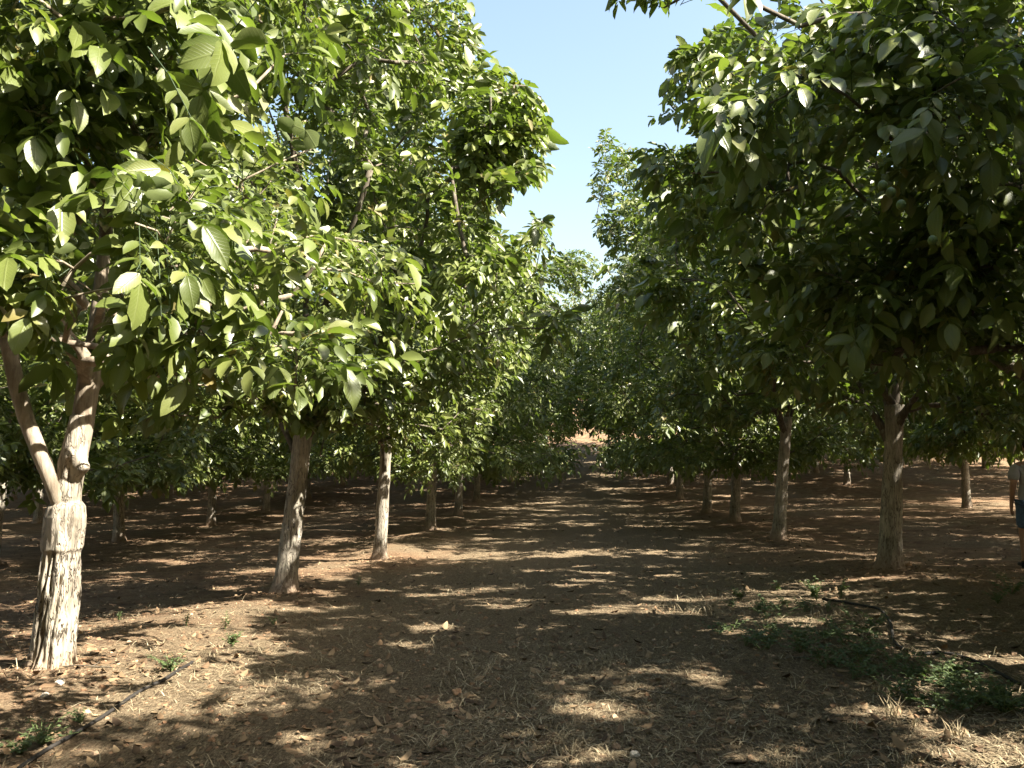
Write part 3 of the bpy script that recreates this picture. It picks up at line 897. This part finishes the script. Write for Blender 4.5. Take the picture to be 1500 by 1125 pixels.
# ---- variants copied for the further rows
def variant(seed, H, R, zb, hf, ns=340, per=13, size=1.35):
    rng = np.random.default_rng(seed)
    lean = (.04, 0)
    P, limb, cnt, chains = grow(rng, H, R, zb, lean, hf, 4, ns)
    tm = trunk_mesh("trunk", hf + .05, .13, lean, seed, 20, 26)
    lm = limb_meshes(P, limb * 0, cnt, [(c, 0, m) for c, l, m in chains], .13, False, 1)[0]
    B, D, U, L, CI = shoot_leaves(rng, P, chains, per)
    cm = leaves_mesh("crown", leaflets_of(B, D, U, L, rng, size), 2)
    for m, mt in ((tm, BARK), (lm, BRANCH), (cm, LEAF)): m.materials.append(mt)
    return tm, lm, cm
VAR = [variant(51, 9.0, 3.7, 2.05, 2.1), variant(52, 8.6, 3.6, 1.9, 1.9), variant(53, 9.4, 3.9, 2.15, 2.2), variant(54, 8.8, 3.8, 1.95, 2.0)]

VAR_HIGH = [variant(55, 9.2, 3.8, 2.45, 2.3), variant(56, 9.6, 4.0, 2.6, 2.4)]
def copy_tree(x, y, rng, label, group, sc=1.0, high=False):
    v = VAR_HIGH[rng.randrange(2)] if high else VAR[rng.randrange(4)]
    r = empty("walnut_tree", (x, y, gz(x, y) - .03))
    r.rotation_euler = (rng.gauss(0, .02), rng.gauss(.02, .02), rng.uniform(-.35, .35) + rng.choice((0, 1.57, 3.14, 4.71)))
    r.scale = (sc * rng.uniform(.95, 1.06),) * 2 + (sc * rng.uniform(.93, 1.05),)
    tag(r, label, "tree", group)
    link("trunk", v[0], None, r); link("limb", v[1], None, r)
    tag(link("crown", v[2], None, r), kind="stuff")

rng = random.Random(7)
def seen(x, y, margin=4.5):
    """can any of its crown reach the picture"""
    ang = math.atan2(x, y) - math.atan((VPX - 750) / FPX) * -1
    px, py, d = project(np.array([[x, y, 3.0]]))
    if d[0] < 1: return False
    w = margin / d[0] * FPX
    return -w < px[0] < 1500 + w

ORD = ["first", "second", "third", "fourth", "fifth", "sixth", "seventh", "eighth", "ninth", "tenth", "eleventh", "twelfth", "thirteenth", "fourteenth"]
# the ends of the two lane rows
yy = yL[5] + 4.6; k = 6
while yy < 53:
    copy_tree(ROW_L - .5 + rng.gauss(0, .1), yy, rng, f"walnut tree {ORD[k]} from the front in the left row, far down the lane", "walnut trees planted in rows along the lane", 1.15, True)
    yy += 4.5; k += 1
yy = yR[4] + 5.0; k = 5
while yy < 54:
    copy_tree(ROW_R + .3 + rng.gauss(0, .1), yy, rng, f"walnut tree {ORD[k]} from the front in the right row, far down the lane", "walnut trees planted in rows along the lane", 1.15, True)
    yy += 4.9; k += 1
# the outer rows
xs2 = ROW_L - ROWGAP
ys2 = [row_y(p, xs2) for p in (10, 185, 315, 395)]
outer = []
for j in range(1, 7):
    for side in (-1, 1):
        X = (ROW_L - ROWGAP * j) if side < 0 else (ROW_R + ROWGAP * j)
        if side < 0 and j == 1:
            ys = [ys2[0] - 5.05] + ys2 + [ys2[3] + 5.05 * t for t in range(1, 5)]
        elif side > 0 and j == 1:
            y0 = row_y(1412, X); ys = [y0 + 5.05 * t for t in range(-6, 6)]
        else:
            off = rng.uniform(0, 5); ys = [off + 5.05 * t for t in range(-1, 11)]
        n = 0
        for y in ys:
            if y > 53: continue
            shade = side > 0 and j == 1 and y > -6
            if not (seen(X, y) or shade): continue
            sd = "left" if side < 0 else "right"
            infr = seen(X, y, .3)
            if j == 1 and infr:
                lab = f"walnut tree {ORD[n]} from the front in the second row {sd} of the lane"; n += 1
            elif j == 1:
                lab = f"walnut tree of the second row {sd} of the lane, trunk outside the picture"
            else:
                lab = f"dark walnut tree deep in the orchard beyond the second row {sd} of the lane"
            grp = f"walnut trees of the second row {sd} of the lane" if j == 1 else f"walnut trees deep in the orchard at the {sd}"
            copy_tree(X + rng.gauss(0, .12), y + (0 if j == 1 else rng.gauss(0, .15)), rng, lab, grp, 1.06 if j == 1 else 1.12)

for j in (0, 1, 2):  # unseen trees continuing the orchard, added behind the camera to block sky light
    for side in (-1, 1):
        X = (ROW_L - ROWGAP * j) if side < 0 else (ROW_R + ROWGAP * j)
        for t in range(1, 5):
            y = -.5 - 5.05 * t
            if side > 0 and j < 2 and y > -7.5: continue
            if side > 0 and j == 0 and y > -12: continue
            copy_tree(X + rng.gauss(0, .12), y, rng, "unseen walnut tree added behind the camera, continuing the orchard to block sky light", "unseen walnut trees added behind the camera to block sky light", 1.0)

# ------------------------------------------------------------------ green walnuts in the right crown
NUT = plain_mat("green_husk", (.09, .13, .04), .5, .2, 60)
bm = bmesh.new(); bmesh.ops.create_uvsphere(bm, u_segments=12, v_segments=8, radius=.019)
for v in bm.verts:
    v.co.z *= 1.12
    if v.co.z < -.024: v.co.z -= .003
nut_me = bpy.data.meshes.new("walnut_fruit"); bm.to_mesh(nut_me); bm.free(); nut_me.materials.append(NUT)
for p in nut_me.polygons: p.use_smooth = True
r0t = next(t for t in TREES if "overhanging upper right" in t["label"])
for px, py, dd in [(1293, 272, 3.6), (1305, 282, 3.62), (1366, 352, 3.9), (1320, 300, 3.7)]:
    v = ray(px, py); p = Vector((0, 0, CAMZ)) + v * dd
    o = link("walnut_fruit", nut_me, None, r0t); o.location = p - r0t.location

# ------------------------------------------------------------------ ground litter
def scatter(n, seed, ymin, ymax, spread=.72):
    r = np.random.default_rng(seed)
    y = ymin + (ymax - ymin) * r.random(n) ** 1.7
    x = (r.random(n) * 2 - 1) * (spread * y + 1.0) + .06 * y
    return r, x, y

def micro_z(x, y):
    m = np.clip(1.4 - np.hypot(x - 1, y - 8) / 16, 0, 1)
    return ground_z(x, y) + m * (.028 * np.abs(fbm(x * 7, y * 7, 31, 3)) + .02 * fbm(x * 14, y * 14, 37, 2))

def dry_grass():
    r, x, y = scatter(145000, 3, 3.5, 19)
    lane = np.clip(1.25 - np.abs(x - .4) / 3.6, .10, 1)
    dens = np.clip(lane * (.55 + 2.2 * fbm(x * .9, y * .9, 71, 3)) + .9 * fbm(x * 2.6, y * 2.6, 77, 2), .03, 1)
    k = r.random(len(x)) < dens
    x, y = x[k], y[k]; n = len(x)
    z = micro_z(x, y)
    tuft = vnoise(x * 3.1, y * 3.1, 5)
    up = np.clip(r.normal(.16, .2, n) + .75 * (tuft > .76) * r.random(n), .02, 1.2)
    a = r.uniform(0, 6.283, n)
    ln = r.uniform(.03, .115, n) * (1 + .5 * (tuft > .76))
    d = unit(np.stack([np.cos(a), np.sin(a), up], 1)); s = np.stack([-np.sin(a), np.cos(a), a * 0], 1) * r.uniform(.0012, .003, (n, 1))
    P = np.stack([x, y, z + .003], 1)
    t1 = P + d * ln[:, None] * .55 + np.array([0, 0, .004]); t2 = P + d * ln[:, None] - np.array([0, 0, 1.]) * (ln * up * .25)[:, None]
    X = np.stack([P - s, P + s, t1 + s * .8, t1 - s * .8, t2], 1)
    me = repeat_mesh("dry_grass", X, [(0, 1, 2, 3), (3, 2, 4)], False, np.clip(r.beta(2, 2, n), 0, 1))
    tag(link("dry_grass", me, tint_mat("straw", [(0, (.07, .052, .033)), (.5, (.23, .18, .105)), (1, (.48, .40, .26))])), kind="stuff")
dry_grass()

def fallen_leaves():
    r, x, y = scatter(15000, 9, 3.5, 24)
    for tx, ty in [(ROW_L, yL[0]), (ROW_L, yL[1]), (ROW_R, yR[0]), (ROW_R, yR[1]), (ROW_L, yL[2])]:
        a = r.uniform(0, 6.283, 160); q_ = .14 + np.abs(r.normal(0, .4, 160))
        x = np.concatenate([x, tx + q_ * np.cos(a)]); y = np.concatenate([y, ty + q_ * np.sin(a)])
    n = len(x); z = micro_z(x, y)
    a = r.uniform(0, 6.283, n); ln = .018 + .085 * r.random(n) ** 2
    D = unit(np.stack([np.cos(a), np.sin(a), r.normal(0, .2, n)], 1)); Nn = unit(np.stack([r.normal(0, .35, n), r.normal(0, .35, n), np.ones(n)], 1))
    Nn = unit(Nn - D * np.sum(D * Nn, 1, keepdims=True))
    me = leaves_mesh("fallen_leaves", [np.stack([x, y, z + .008], 1), D, -Nn, ln, ln * .5, r.random(n)], 1)
    tag(link("fallen_leaves", me, tint_mat("dead_leaf", [(0, (.06, .04, .025)), (.5, (.16, .10, .055)), (1, (.30, .21, .12))])), kind="stuff")
fallen_leaves()

def clods():
    r, x, y = scatter(9000, 15, 3.5, 16)
    k = r.random(len(x)) < np.clip(.35 + .25 * np.abs(x - .4) / 2.5 + fbm(x * .8, y * .8, 91, 2), .05, 1)
    x, y = x[k], y[k]
    for tx, ty in [(ROW_L, yL[0]), (ROW_L, yL[1]), (ROW_R, yR[0]), (ROW_R, yR[1]), (ROW_L, yL[2])]:      # crumbs round the foot of each trunk
        a = r.uniform(0, 6.283, 170); q_ = .15 + np.abs(r.normal(0, .22, 170))
        x = np.concatenate([x, tx + q_ * np.cos(a)]); y = np.concatenate([y, ty + q_ * np.sin(a)])
    n = len(x)
    z = micro_z(x, y)
    base = np.array([(1, 0, 0), (.3, .95, 0), (-.8, .6, 0), (-.8, -.6, 0), (.3, -.95, 0), (.5, .3, .7), (-.4, .35, .75), (-.1, -.5, .7)], float)
    fc = [(0, 1, 5), (1, 6, 5), (1, 2, 6), (2, 3, 6), (3, 7, 6), (3, 4, 7), (4, 5, 7), (4, 0, 5), (5, 6, 7)]
    s = .006 + .022 * r.random(n) ** 4
    rot = r.uniform(0, 6.283, n)
    b = base[None] * (1 + r.normal(0, .16, (n, 8, 3)))
    X = np.stack([b[..., 0] * np.cos(rot)[:, None] - b[..., 1] * np.sin(rot)[:, None], b[..., 0] * np.sin(rot)[:, None] + b[..., 1] * np.cos(rot)[:, None], b[..., 2] * .8], -1)
    X = X * s[:, None, None] + np.stack([x, y, z - s * .1], 1)[:, None]
    me = repeat_mesh("soil_clods", X, fc, False, r.random(n))
    tag(link("soil_clods", me, tint_mat("clod", [(0, (.16, .085, .046)), (.6, (.28, .165, .092)), (1, (.40, .28, .18))])), kind="stuff")
clods()

# ------------------------------------------------------------------ stones and larger clods one can point at
STONE = plain_mat("reddish_clod", (.42, .24, .13), .9, .3, 40)
PALE = plain_mat("pale_stone", (.48, .42, .34), .85, .2, 40)
def stone(px, py, s, mat, label, name, cat, seed):
    p = at(px, py); bm = bmesh.new()
    bmesh.ops.create_icosphere(bm, subdivisions=3, radius=1)
    for v in bm.verts:
        n = mnoise.noise(v.co * 1.4 + Vector((seed, 0, 0))) * .35 + mnoise.noise(v.co * 4 + Vector((0, seed, 0))) * .12
        v.co *= 1 + n
        v.co = Vector((v.co.x * s, v.co.y * s * .8, v.co.z * s * .62))
    me = bpy.data.meshes.new(name); bm.to_mesh(me); bm.free()
    for f in me.polygons: f.use_smooth = (f.index % 3 != 0)
    o = link(name, me, mat); o.location = (p.x, p.y, micro_z(np.array([p.x]), np.array([p.y]))[0] + s * .25)
    o.rotation_euler = (0, 0, seed)
    tag(o, label, cat)
stone(670, 1019, .036, STONE, "small orange soil clod lying alone on the lane in the centre foreground", "soil_clod", "clod", 1.7)
stone(1331, 830, .055, STONE, "reddish clod at the foot of the thick right trunk", "soil_clod", "clod", 4.1)
stone(88, 1003, .036, PALE, "pale stone in front of the peeling left trunk", "stone", "stone", 2.3)
stone(66, 1022, .028, PALE, "small pale stone lower left of the peeling left trunk, on lit soil", "stone", "stone", 5.3)
stone(930, 1112, .025, PALE, "light pebble at the bottom edge right of the lane centre", "stone", "stone", 6.1)

# ------------------------------------------------------------------ drip hoses
HOSE = plain_mat("dusty_black_hose", (.024, .021, .018), .7, .4, 14, .3)
def hose(pts, label, r=.011):
    T = Tubes()
    pts = np.array(pts)
    t = np.linspace(0, len(pts) - 1, len(pts) * 14)
    k = np.arange(len(pts))
    # smooth
    X = np.interp(t, k, pts[:, 0]); Y = np.interp(t, k, pts[:, 1])
    w = np.ones(11) / 11
    Xp = np.convolve(np.pad(X, 5, 'edge'), w, 'valid'); Yp = np.convolve(np.pad(Y, 5, 'edge'), w, 'valid')
    Z = micro_z(Xp, Yp); Z = np.convolve(np.pad(Z, 4, 'edge'), np.ones(9) / 9, 'valid') + r * 1.1
    T.add(np.stack([Xp, Yp, Z], 1), np.full(len(Xp), r), 8)
    o = link("drip_hose", T.mesh("drip_hose"), HOSE)
    tag(o, label, "hose")
hp = [at(20, 1140), at(60, 1108), at(130, 1068), at(200, 1020), at(240, 1000), at(285, 972)]
hp2 = [(p.x, p.y) for p in hp]
hose(hp2, "black drip irrigation hose running beside the pale left trunk")
hp = [at(1500, 1010), at(1440, 975), at(1390, 960), at(1340, 962), at(1308, 945), at(1306, 915), at(1290, 895), at(1255, 888), at(1200, 880)]
hose([(p.x, p.y) for p in hp], "black drip irrigation hose looping through the weeds in front of right trunk")

# ------------------------------------------------------------------ weeds
def weed_arrays(rng, n, spread, hmax, size):
    """a bushy weed: stems with ovate leaves; returns stems and leaflets"""
    st = []; B = []; D = []; U = []; Ls = []
    for i in range(n):
        a = rng.uniform(0, 6.283); rr = spread * rng.random() ** .6; h = hmax * rng.uniform(.45, 1)
        tip = np.array([math.cos(a) * rr, math.sin(a) * rr, h]); c = np.array([tip[0] * .35, tip[1] * .35, h * .7])
        t = np.linspace(0, 1, 5)[:, None]
        pts = 2 * c * t * (1 - t) + tip * t * t
        st.append(pts)
        m = 9
        for k in range(m):
            s = .25 + .75 * k / (m - 1)
            p = 2 * c * s * (1 - s) + tip * s * s
            az = k * 2.4 + a
            B.append(p); D.append(unit(np.array([math.cos(az), math.sin(az), rng.uniform(-.2, .5)]))); U.append(unit(np.array([0, 0, 1.]) + rng.normal(0, .3, 3))); Ls.append(size * rng.uniform(.6, 1.15) * (1.15 - .5 * s))
    B, D, U, Ls = map(np.array, (B, D, U, Ls))
    Nn = unit(U - D * np.sum(U * D, 1, keepdims=True))
    return st, [B, D, Nn, Ls, Ls * .62, np.clip(rng.normal(.5, .22, len(B)), 0, 1)]

STEM = plain_mat("weed_stem", (.13, .17, .06), .6, .2, 40)
def weed(px, py, label, n=9, spread=.13, hmax=.16, size=.035, seed=1, group="green weeds on the orchard floor"):
    r = np.random.default_rng(seed)
    p = at(px, py)
    root = empty("weed_plant", p); tag(root, label, "weed", group)
    st, Q = weed_arrays(r, n, spread, hmax, size)
    T = Tubes()
    for s in st: T.add(s, np.linspace(.003, .0012, len(s)), 4)
    tag(link("stem", T.mesh("stem"), STEM, root), kind="stuff")
    tag(link("foliage", leaves_mesh("foliage", Q, 1), WEED, root), kind="stuff")

weed(341, 948, "bright green weed at the right end of the sunlit patch beside the pale trunk", 10, .10, .13, .04, 1)
weed(330, 922, "upright light green weed just behind the sunlit patch at left", 5, .05, .17, .032, 2)
weed(273, 918, "thin upright weed behind the middle of the left sunlit patch", 4, .035, .15, .028, 3)
weed(174, 912, "tiny weed sprig between the pale trunk and the sunlit patch", 4, .04, .11, .026, 4)
weed(60, 1092, "leafy green weed beside the hose in the lower left corner", 16, .20, .13, .034, 5)
weed(30, 1106, "lowest green weed at the lower left corner, left of the hose end", 10, .14, .11, .035, 6)
weed(250, 985, "dark green weed on the hose below the left sunlit patch", 11, .15, .14, .034, 7)
weed(120, 1062, "small shaded weed right of the hose at lower left", 7, .13, .08, .03, 8)
weed(1196, 880, "sunlit bright weed in front of the thick right trunk", 13, .14, .26, .048, 9)
weed(1138, 866, "small round bright weed left of the sunlit weed by the right trunk", 6, .07, .11, .045, 10)
weed(1232, 878, "tall dark weed right of the sunlit weed by the right trunk", 8, .12, .24, .045, 11)
weed(1085, 880, "dark weed at the left end of the shaded weed strip", 9, .15, .16, .04, 12)
weed(1482, 872, "dark bushy weed at the right edge beyond the hose", 14, .28, .26, .045, 13)
weed(1462, 885, "low weed left of the bushy weed at the right edge", 9, .2, .16, .04, 14)
weed(1405, 992, "bright upright weed right of the hose loop at lower right", 6, .10, .14, .045, 15)
weed(1350, 992, "bright creeping weed at the end of the lit soil below the hose", 9, .16, .10, .036, 16)
weed(1415, 1030, "shaded leafy weed below the bright weed at lower right", 14, .26, .14, .036, 17)
weed(1470, 1045, "shaded leafy weed in the lower right by the picture edge", 16, .3, .15, .036, 18)
weed(525, 858, "sprig of yellow green weed on lit soil right of the second left trunk", 5, .06, .13, .035, 19)
weed(400, 916, "tiny weed on lit crumbs left of the lane", 4, .05, .08, .03, 20)

def weed_cover():
    """the shaded creeping weeds that run together in front of the right row"""
    r = np.random.default_rng(77)
    pts = []
    poly = np.array([(1030, 905), (1100, 878), (1180, 890), (1270, 900), (1300, 940), (1330, 985), (1420, 1000), (1499, 1030), (1499, 1075), (1400, 1060), (1300, 1015), (1200, 985), (1090, 950), (1035, 935)], float)
    while len(pts) < 75:
        px = r.uniform(1030, 1500); py = r.uniform(875, 1075)
        if in_poly(np.array([px]), np.array([py]), poly)[0] and vnoise(np.array([px * .02]), np.array([py * .05]), 9)[0] > .34: pts.append((px, py))
    Qs = []; T = Tubes()
    for px, py in pts:
        p = np.array(at(px, py))
        st, Q = weed_arrays(r, 5, .2, .07 + .09 * r.random(), .026 + .022 * r.random())
        Q[0] = Q[0] + p
        Qs.append(Q)
        for s in st: T.add(s + p, np.linspace(.0025, .001, len(s)), 3)
    Q = [np.concatenate([q[i] for q in Qs]) for i in range(6)]
    tag(link("creeping_weeds", leaves_mesh("creeping_weeds", Q, 1), WEED), kind="stuff")
    tag(link("weed_stems", T.mesh("weed_stems"), STEM), kind="stuff")
weed_cover()

# dry tufts one can count at the lower right
STRAW = tint_mat("dry_stalk", [(0, (.22, .17, .10)), (.5, (.40, .32, .19)), (1, (.42, .34, .21))])
def tuft(px, py, label, h=.13, n=26, seed=1):
    r = np.random.default_rng(seed); p = at(px, py)
    a = r.uniform(0, 6.283, n); b0 = np.stack([r.normal(0, .02, n), r.normal(0, .02, n), np.zeros(n) - .01], 1)
    d = unit(np.stack([np.cos(a) * .38, np.sin(a) * .38, np.ones(n)], 1)); ln = h * r.uniform(.45, 1.1, n)
    s = np.stack([-np.sin(a), np.cos(a), a * 0], 1) * .0022
    m = b0 + d * ln[:, None] * .55; t = b0 + d * ln[:, None] + np.stack([np.cos(a), np.sin(a), a * 0 - .3], 1) * (ln * .22)[:, None]
    X = np.stack([b0 - s, b0 + s, m + s, m - s, t], 1)
    o = link("dry_grass_tuft", repeat_mesh("dry_grass_tuft", X, [(0, 1, 2, 3), (3, 2, 4)], False, r.random(n)), STRAW)
    o.location = p
    tag(o, label, "grass tuft", "dry grass tufts at the lower right")
tuft(1310, 1052, "tallest dry grass tuft at lower right, left of the shaded weeds", 0.137, 23, 1)
tuft(1402, 1082, "pale dry grass tuft on the sunlit soil at lower right", 0.101, 21, 2)
tuft(1338, 1066, "short dry grass tuft between the two taller ones at lower right", 0.079, 15, 3)
tuft(1250, 1070, "dry grass tuft in dappled light left of the tallest tuft", 0.086, 15, 4)
tuft(1175, 1010, "shaded dry grass tuft below the middle of the weed strip", 0.094, 15, 5)
tuft(1285, 1012, "dry grass tuft against the front of the weed strip", 0.094, 15, 6)
tuft(1240, 1112, "dry grass tuft at the bottom edge, right part of the lane", 0.086, 18, 7)
tuft(1330, 1118, "dry grass tuft at the bottom right edge", 0.086, 18, 8)

# ------------------------------------------------------------------ fallen twigs
def twig(px, py, ln, az, label, seed):
    r = np.random.default_rng(seed); p = at(px, py)
    n = 9; t = np.linspace(-.5, .5, n)
    X = p.x + math.cos(az) * ln * t + r.normal(0, .006, n); Y = p.y + math.sin(az) * ln * t + r.normal(0, .006, n)
    Z = micro_z(X, Y) + .012
    T = Tubes(); T.add(np.stack([X, Y, Z], 1), np.linspace(.006, .0025, n), 6)
    i = 5; T.add(np.array([[X[i], Y[i], Z[i]], [X[i] + .05 * math.cos(az + .8), Y[i] + .05 * math.sin(az + .8), Z[i] + .02]]), [.003, .0015], 5)
    tag(link("twig", T.mesh("twig"), BRANCH), label, "twig", "twigs lying on the ground")
twig(125, 980, .35, .2, "thin twig lying right of the pale trunk's foot", 1)
twig(970, 1022, .32, -.5, "thin pale twig on the lane right of centre foreground", 2)
twig(1180, 965, .30, .3, "short twig among the shaded weeds at right", 3)

# ------------------------------------------------------------------ person at the right edge
SKIN = plain_mat("skin", (.42, .25, .17), .55, .08, 12)
SHIRT = plain_mat("grey_jersey", (.42, .42, .44), .9, .12, 25)
DENIM = plain_mat("blue_denim", (.10, .16, .27), .85, .3, 30)
SHOE = plain_mat("dark_shoe", (.03, .03, .032), .6, .3, 30)
HAIR = plain_mat("dark_hair", (.03, .022, .017), .6, .3, 40)

def skin_mesh(name, verts, edges, radii, root=0, sub=2):
    me = bpy.data.meshes.new(name); me.from_pydata(verts, edges, [])
    o = bpy.data.objects.new(name, me); COL.objects.link(o)
    m = o.modifiers.new("skin", 'SKIN'); m.use_smooth_shade = True; m.branch_smoothing = .6
    for i, r in enumerate(radii):
        sv = me.skin_vertices[0].data[i]
        sv.radius = (r, r) if isinstance(r, (int, float)) else r
        sv.use_root = (i == root)
    s = o.modifiers.new("sub", 'SUBSURF'); s.levels = sub; s.render_levels = sub
    dg = bpy.context.evaluated_depsgraph_get()
    res = bpy.data.meshes.new_from_object(o.evaluated_get(dg))
    bpy.data.objects.remove(o, do_unlink=True)
    res.name = name
    for p in res.polygons: p.use_smooth = True
    return res

def person(x, y):
    z = gz(x, y)
    root = empty("person", (x, y, z))
    root.rotation_euler = (0, 0, -.12)
    tag(root, "person in grey t-shirt and blue denim shorts walking away at the right edge", "person")
    # facing +y, mid-stride: left foot ahead; unit metres
    V = [(0, 0, .95), (0, .01, 1.10), (0, .015, 1.27), (0, .0, 1.42), (0, .01, 1.50), (0, .03, 1.57),                 # pelvis..skull base
         (-.095, .0, .88), (-.11, .06, .50), (-.11, .02, .11), (-.115, .13, .05),                                     # left leg
         (.095, .0, .88), (.11, -.02, .50), (.11, -.16, .13), (.115, -.06, .05),                                      # right leg
         (-.185, .0, 1.41), (-.245, -.03, 1.13), (-.235, .06, .90),                                                   # left arm
         (.185, .0, 1.41), (.245, .0, 1.13), (.235, .10, .91)]
    E = [(0, 1), (1, 2), (2, 3), (3, 4), (4, 5), (0, 6), (6, 7), (7, 8), (8, 9), (0, 10), (10, 11), (11, 12), (12, 13),
         (3, 14), (14, 15), (15, 16), (3, 17), (17, 18), (18, 19)]
    Rr = [(.15, .115), (.14, .105), (.155, .11), (.12, .085), (.058, .058), (.062, .062),
          .088, .056, .038, .036, .088, .056, .038, .036, .062, .044, .030, .062, .044, .030]
    # hands: palm and five fingers as chains of the same figure
    def hand(w, s):
        b = len(V)
        V.append((V[w][0], V[w][1] + .02, V[w][2] - .07)); E.append((w, b)); Rr.append((.036, .018))
        for k, (dy, ln) in enumerate(((-.030, .062), (-.010, .075), (.012, .080), (.032, .070))):
            i = len(V)
            V.append((V[b][0], V[b][1] + dy, V[b][2] - .035)); E.append((b, i)); Rr.append(.010)
            V.append((V[b][0] - s * .008, V[b][1] + dy * 1.1 + .008, V[b][2] - .035 - ln * .55)); E.append((i, i + 1)); Rr.append(.0085)
            V.append((V[b][0] - s * .022, V[b][1] + dy * 1.1 + .02, V[b][2] - .035 - ln)); E.append((i + 1, i + 2)); Rr.append(.007)
        i = len(V)
        V.append((V[b][0] - s * .012, V[b][1] + .042, V[b][2] + .012)); E.append((b, i)); Rr.append(.011)
        V.append((V[b][0] - s * .022, V[b][1] + .062, V[b][2] - .03)); E.append((i, i + 1)); Rr.append(.009)
    hand(16, -1); hand(19, 1)
    body = link("body", skin_mesh("body", V, E, Rr), SKIN, root)
    # head with face
    bm = bmesh.new(); bmesh.ops.create_uvsphere(bm, u_segments=32, v_segments=24, radius=1)
    for v in bm.verts:
        x0, y0, z0 = v.co
        jaw = 1 - .28 * max(0, -z0) ** 1.3
        v.co = Vector((x0 * .076 * jaw, y0 * .096 * (1 - .12 * max(0, -z0)) + .012 * max(0, -z0), z0 * .118))
        f = max(0, y0)
        if f > .55:
            ax = abs(x0)
            v.co.y += .022 * math.exp(-((x0 / .14) ** 2 + ((z0 + .12) / .16) ** 2))       # nose
            v.co.y -= .010 * math.exp(-(((ax - .36) / .16) ** 2 + ((z0 - .06) / .10) ** 2))  # eye sockets
            v.co.y += .007 * math.exp(-((x0 / .28) ** 2 + ((z0 + .45) / .07) ** 2))       # lips
            v.co.y += .010 * math.exp(-((x0 / .25) ** 2 + ((z0 + .85) / .15) ** 2))       # chin
    me = bpy.data.meshes.new("head"); bm.to_mesh(me); bm.free()
    for p in me.polygons: p.use_smooth = True
    h = link("head", me, SKIN, root); h.location = (0, .04, 1.665)
    for s in (-1, 1):
        bm = bmesh.new(); bmesh.ops.create_uvsphere(bm, u_segments=10, v_segments=8, radius=1)
        for v in bm.verts: v.co = Vector((v.co.x * .010, v.co.y * .018 + (.006 * v.co.z), v.co.z * .032))
        em = bpy.data.meshes.new("ear"); bm.to_mesh(em); bm.free()
        e = link("ear", em, SKIN, root); e.location = (s * .077, .03, 1.66)
        bm = bmesh.new(); bmesh.ops.create_uvsphere(bm, u_segments=10, v_segments=8, radius=.011)
        em = bpy.data.meshes.new("eye"); bm.to_mesh(em); bm.free()
        e = link("eye", em, HAIR, root); e.location = (s * .027, .118, 1.673)
    bm = bmesh.new(); bmesh.ops.create_uvsphere(bm, u_segments=28, v_segments=20, radius=1)
    cut = [v for v in bm.verts if v.co.z < -.35 - .2 * v.co.y and True or (v.co.y > .55 and v.co.z < .55)]
    bmesh.ops.delete(bm, geom=cut, context='VERTS')
    for v in bm.verts:
        n = 1 + .05 * mnoise.noise(v.co * 6)
        v.co = Vector((v.co.x * .083 * n, v.co.y * .104 * n, v.co.z * .127 * n))
    me = bpy.data.meshes.new("hair"); bm.to_mesh(me); bm.free()
    o = link("hair", me, HAIR, root); o.location = (0, .032, 1.668)
    m = o.modifiers.new("t", 'SOLIDIFY'); m.thickness = .008
    # t-shirt: loose, short sleeved
    V2 = [(0, .0, .84), (0, .01, 1.06), (0, .015, 1.27), (0, .0, 1.42), (0, .005, 1.465), (-.19, 0, 1.405), (-.243, -.022, 1.19), (.19, 0, 1.405), (.243, .0, 1.19)]
    E2 = [(0, 1), (1, 2), (2, 3), (3, 4), (3, 5), (5, 6), (3, 7), (7, 8)]
    R2 = [(.195, .155), (.18, .135), (.185, .135), (.14, .10), (.075, .07), .082, .076, .082, .076]
    me = skin_mesh("shirt", V2, E2, R2, 2)
    for v in me.vertices:                                                 # folds of the cloth
        n = mnoise.noise(Vector((v.co.x * 9, v.co.y * 9, v.co.z * 4.0))) * .011
        v.co.x *= 1 + n * 3; v.co.y += n
    link("shirt", me, SHIRT, root)
    V3 = [(0, 0, .95), (-.10, 0, .85), (-.112, .05, .52), (.10, 0, .85), (.112, -.01, .52)]
    E3 = [(0, 1), (1, 2), (0, 3), (3, 4)]
    me = skin_mesh("shorts", V3, E3, [(.168, .13), .112, .090, .112, .090])
    for v in me.vertices:
        n = mnoise.noise(Vector((v.co.x * 10, v.co.y * 10, v.co.z * 5))) * .008
        v.co.y += n; v.co.x += n * .5
    link("shorts", me, DENIM, root)
    for a, b in (((-.11, -.03, .055), (-.118, .19, .035)), ((.11, -.19, .09), (.118, .02, .035))):
        mid = tuple((p + q) / 2 for p, q in zip(a, b))
        me = skin_mesh("shoe", [a, mid, b, (a[0], a[1] + .01, a[2] + .05)], [(0, 1), (1, 2), (0, 3)], [(.045, .045), (.046, .04), (.044, .03), .047])
        link("shoe", me, SHOE, root)
pp = row_y(1508, 6.45)
person(6.45, pp)
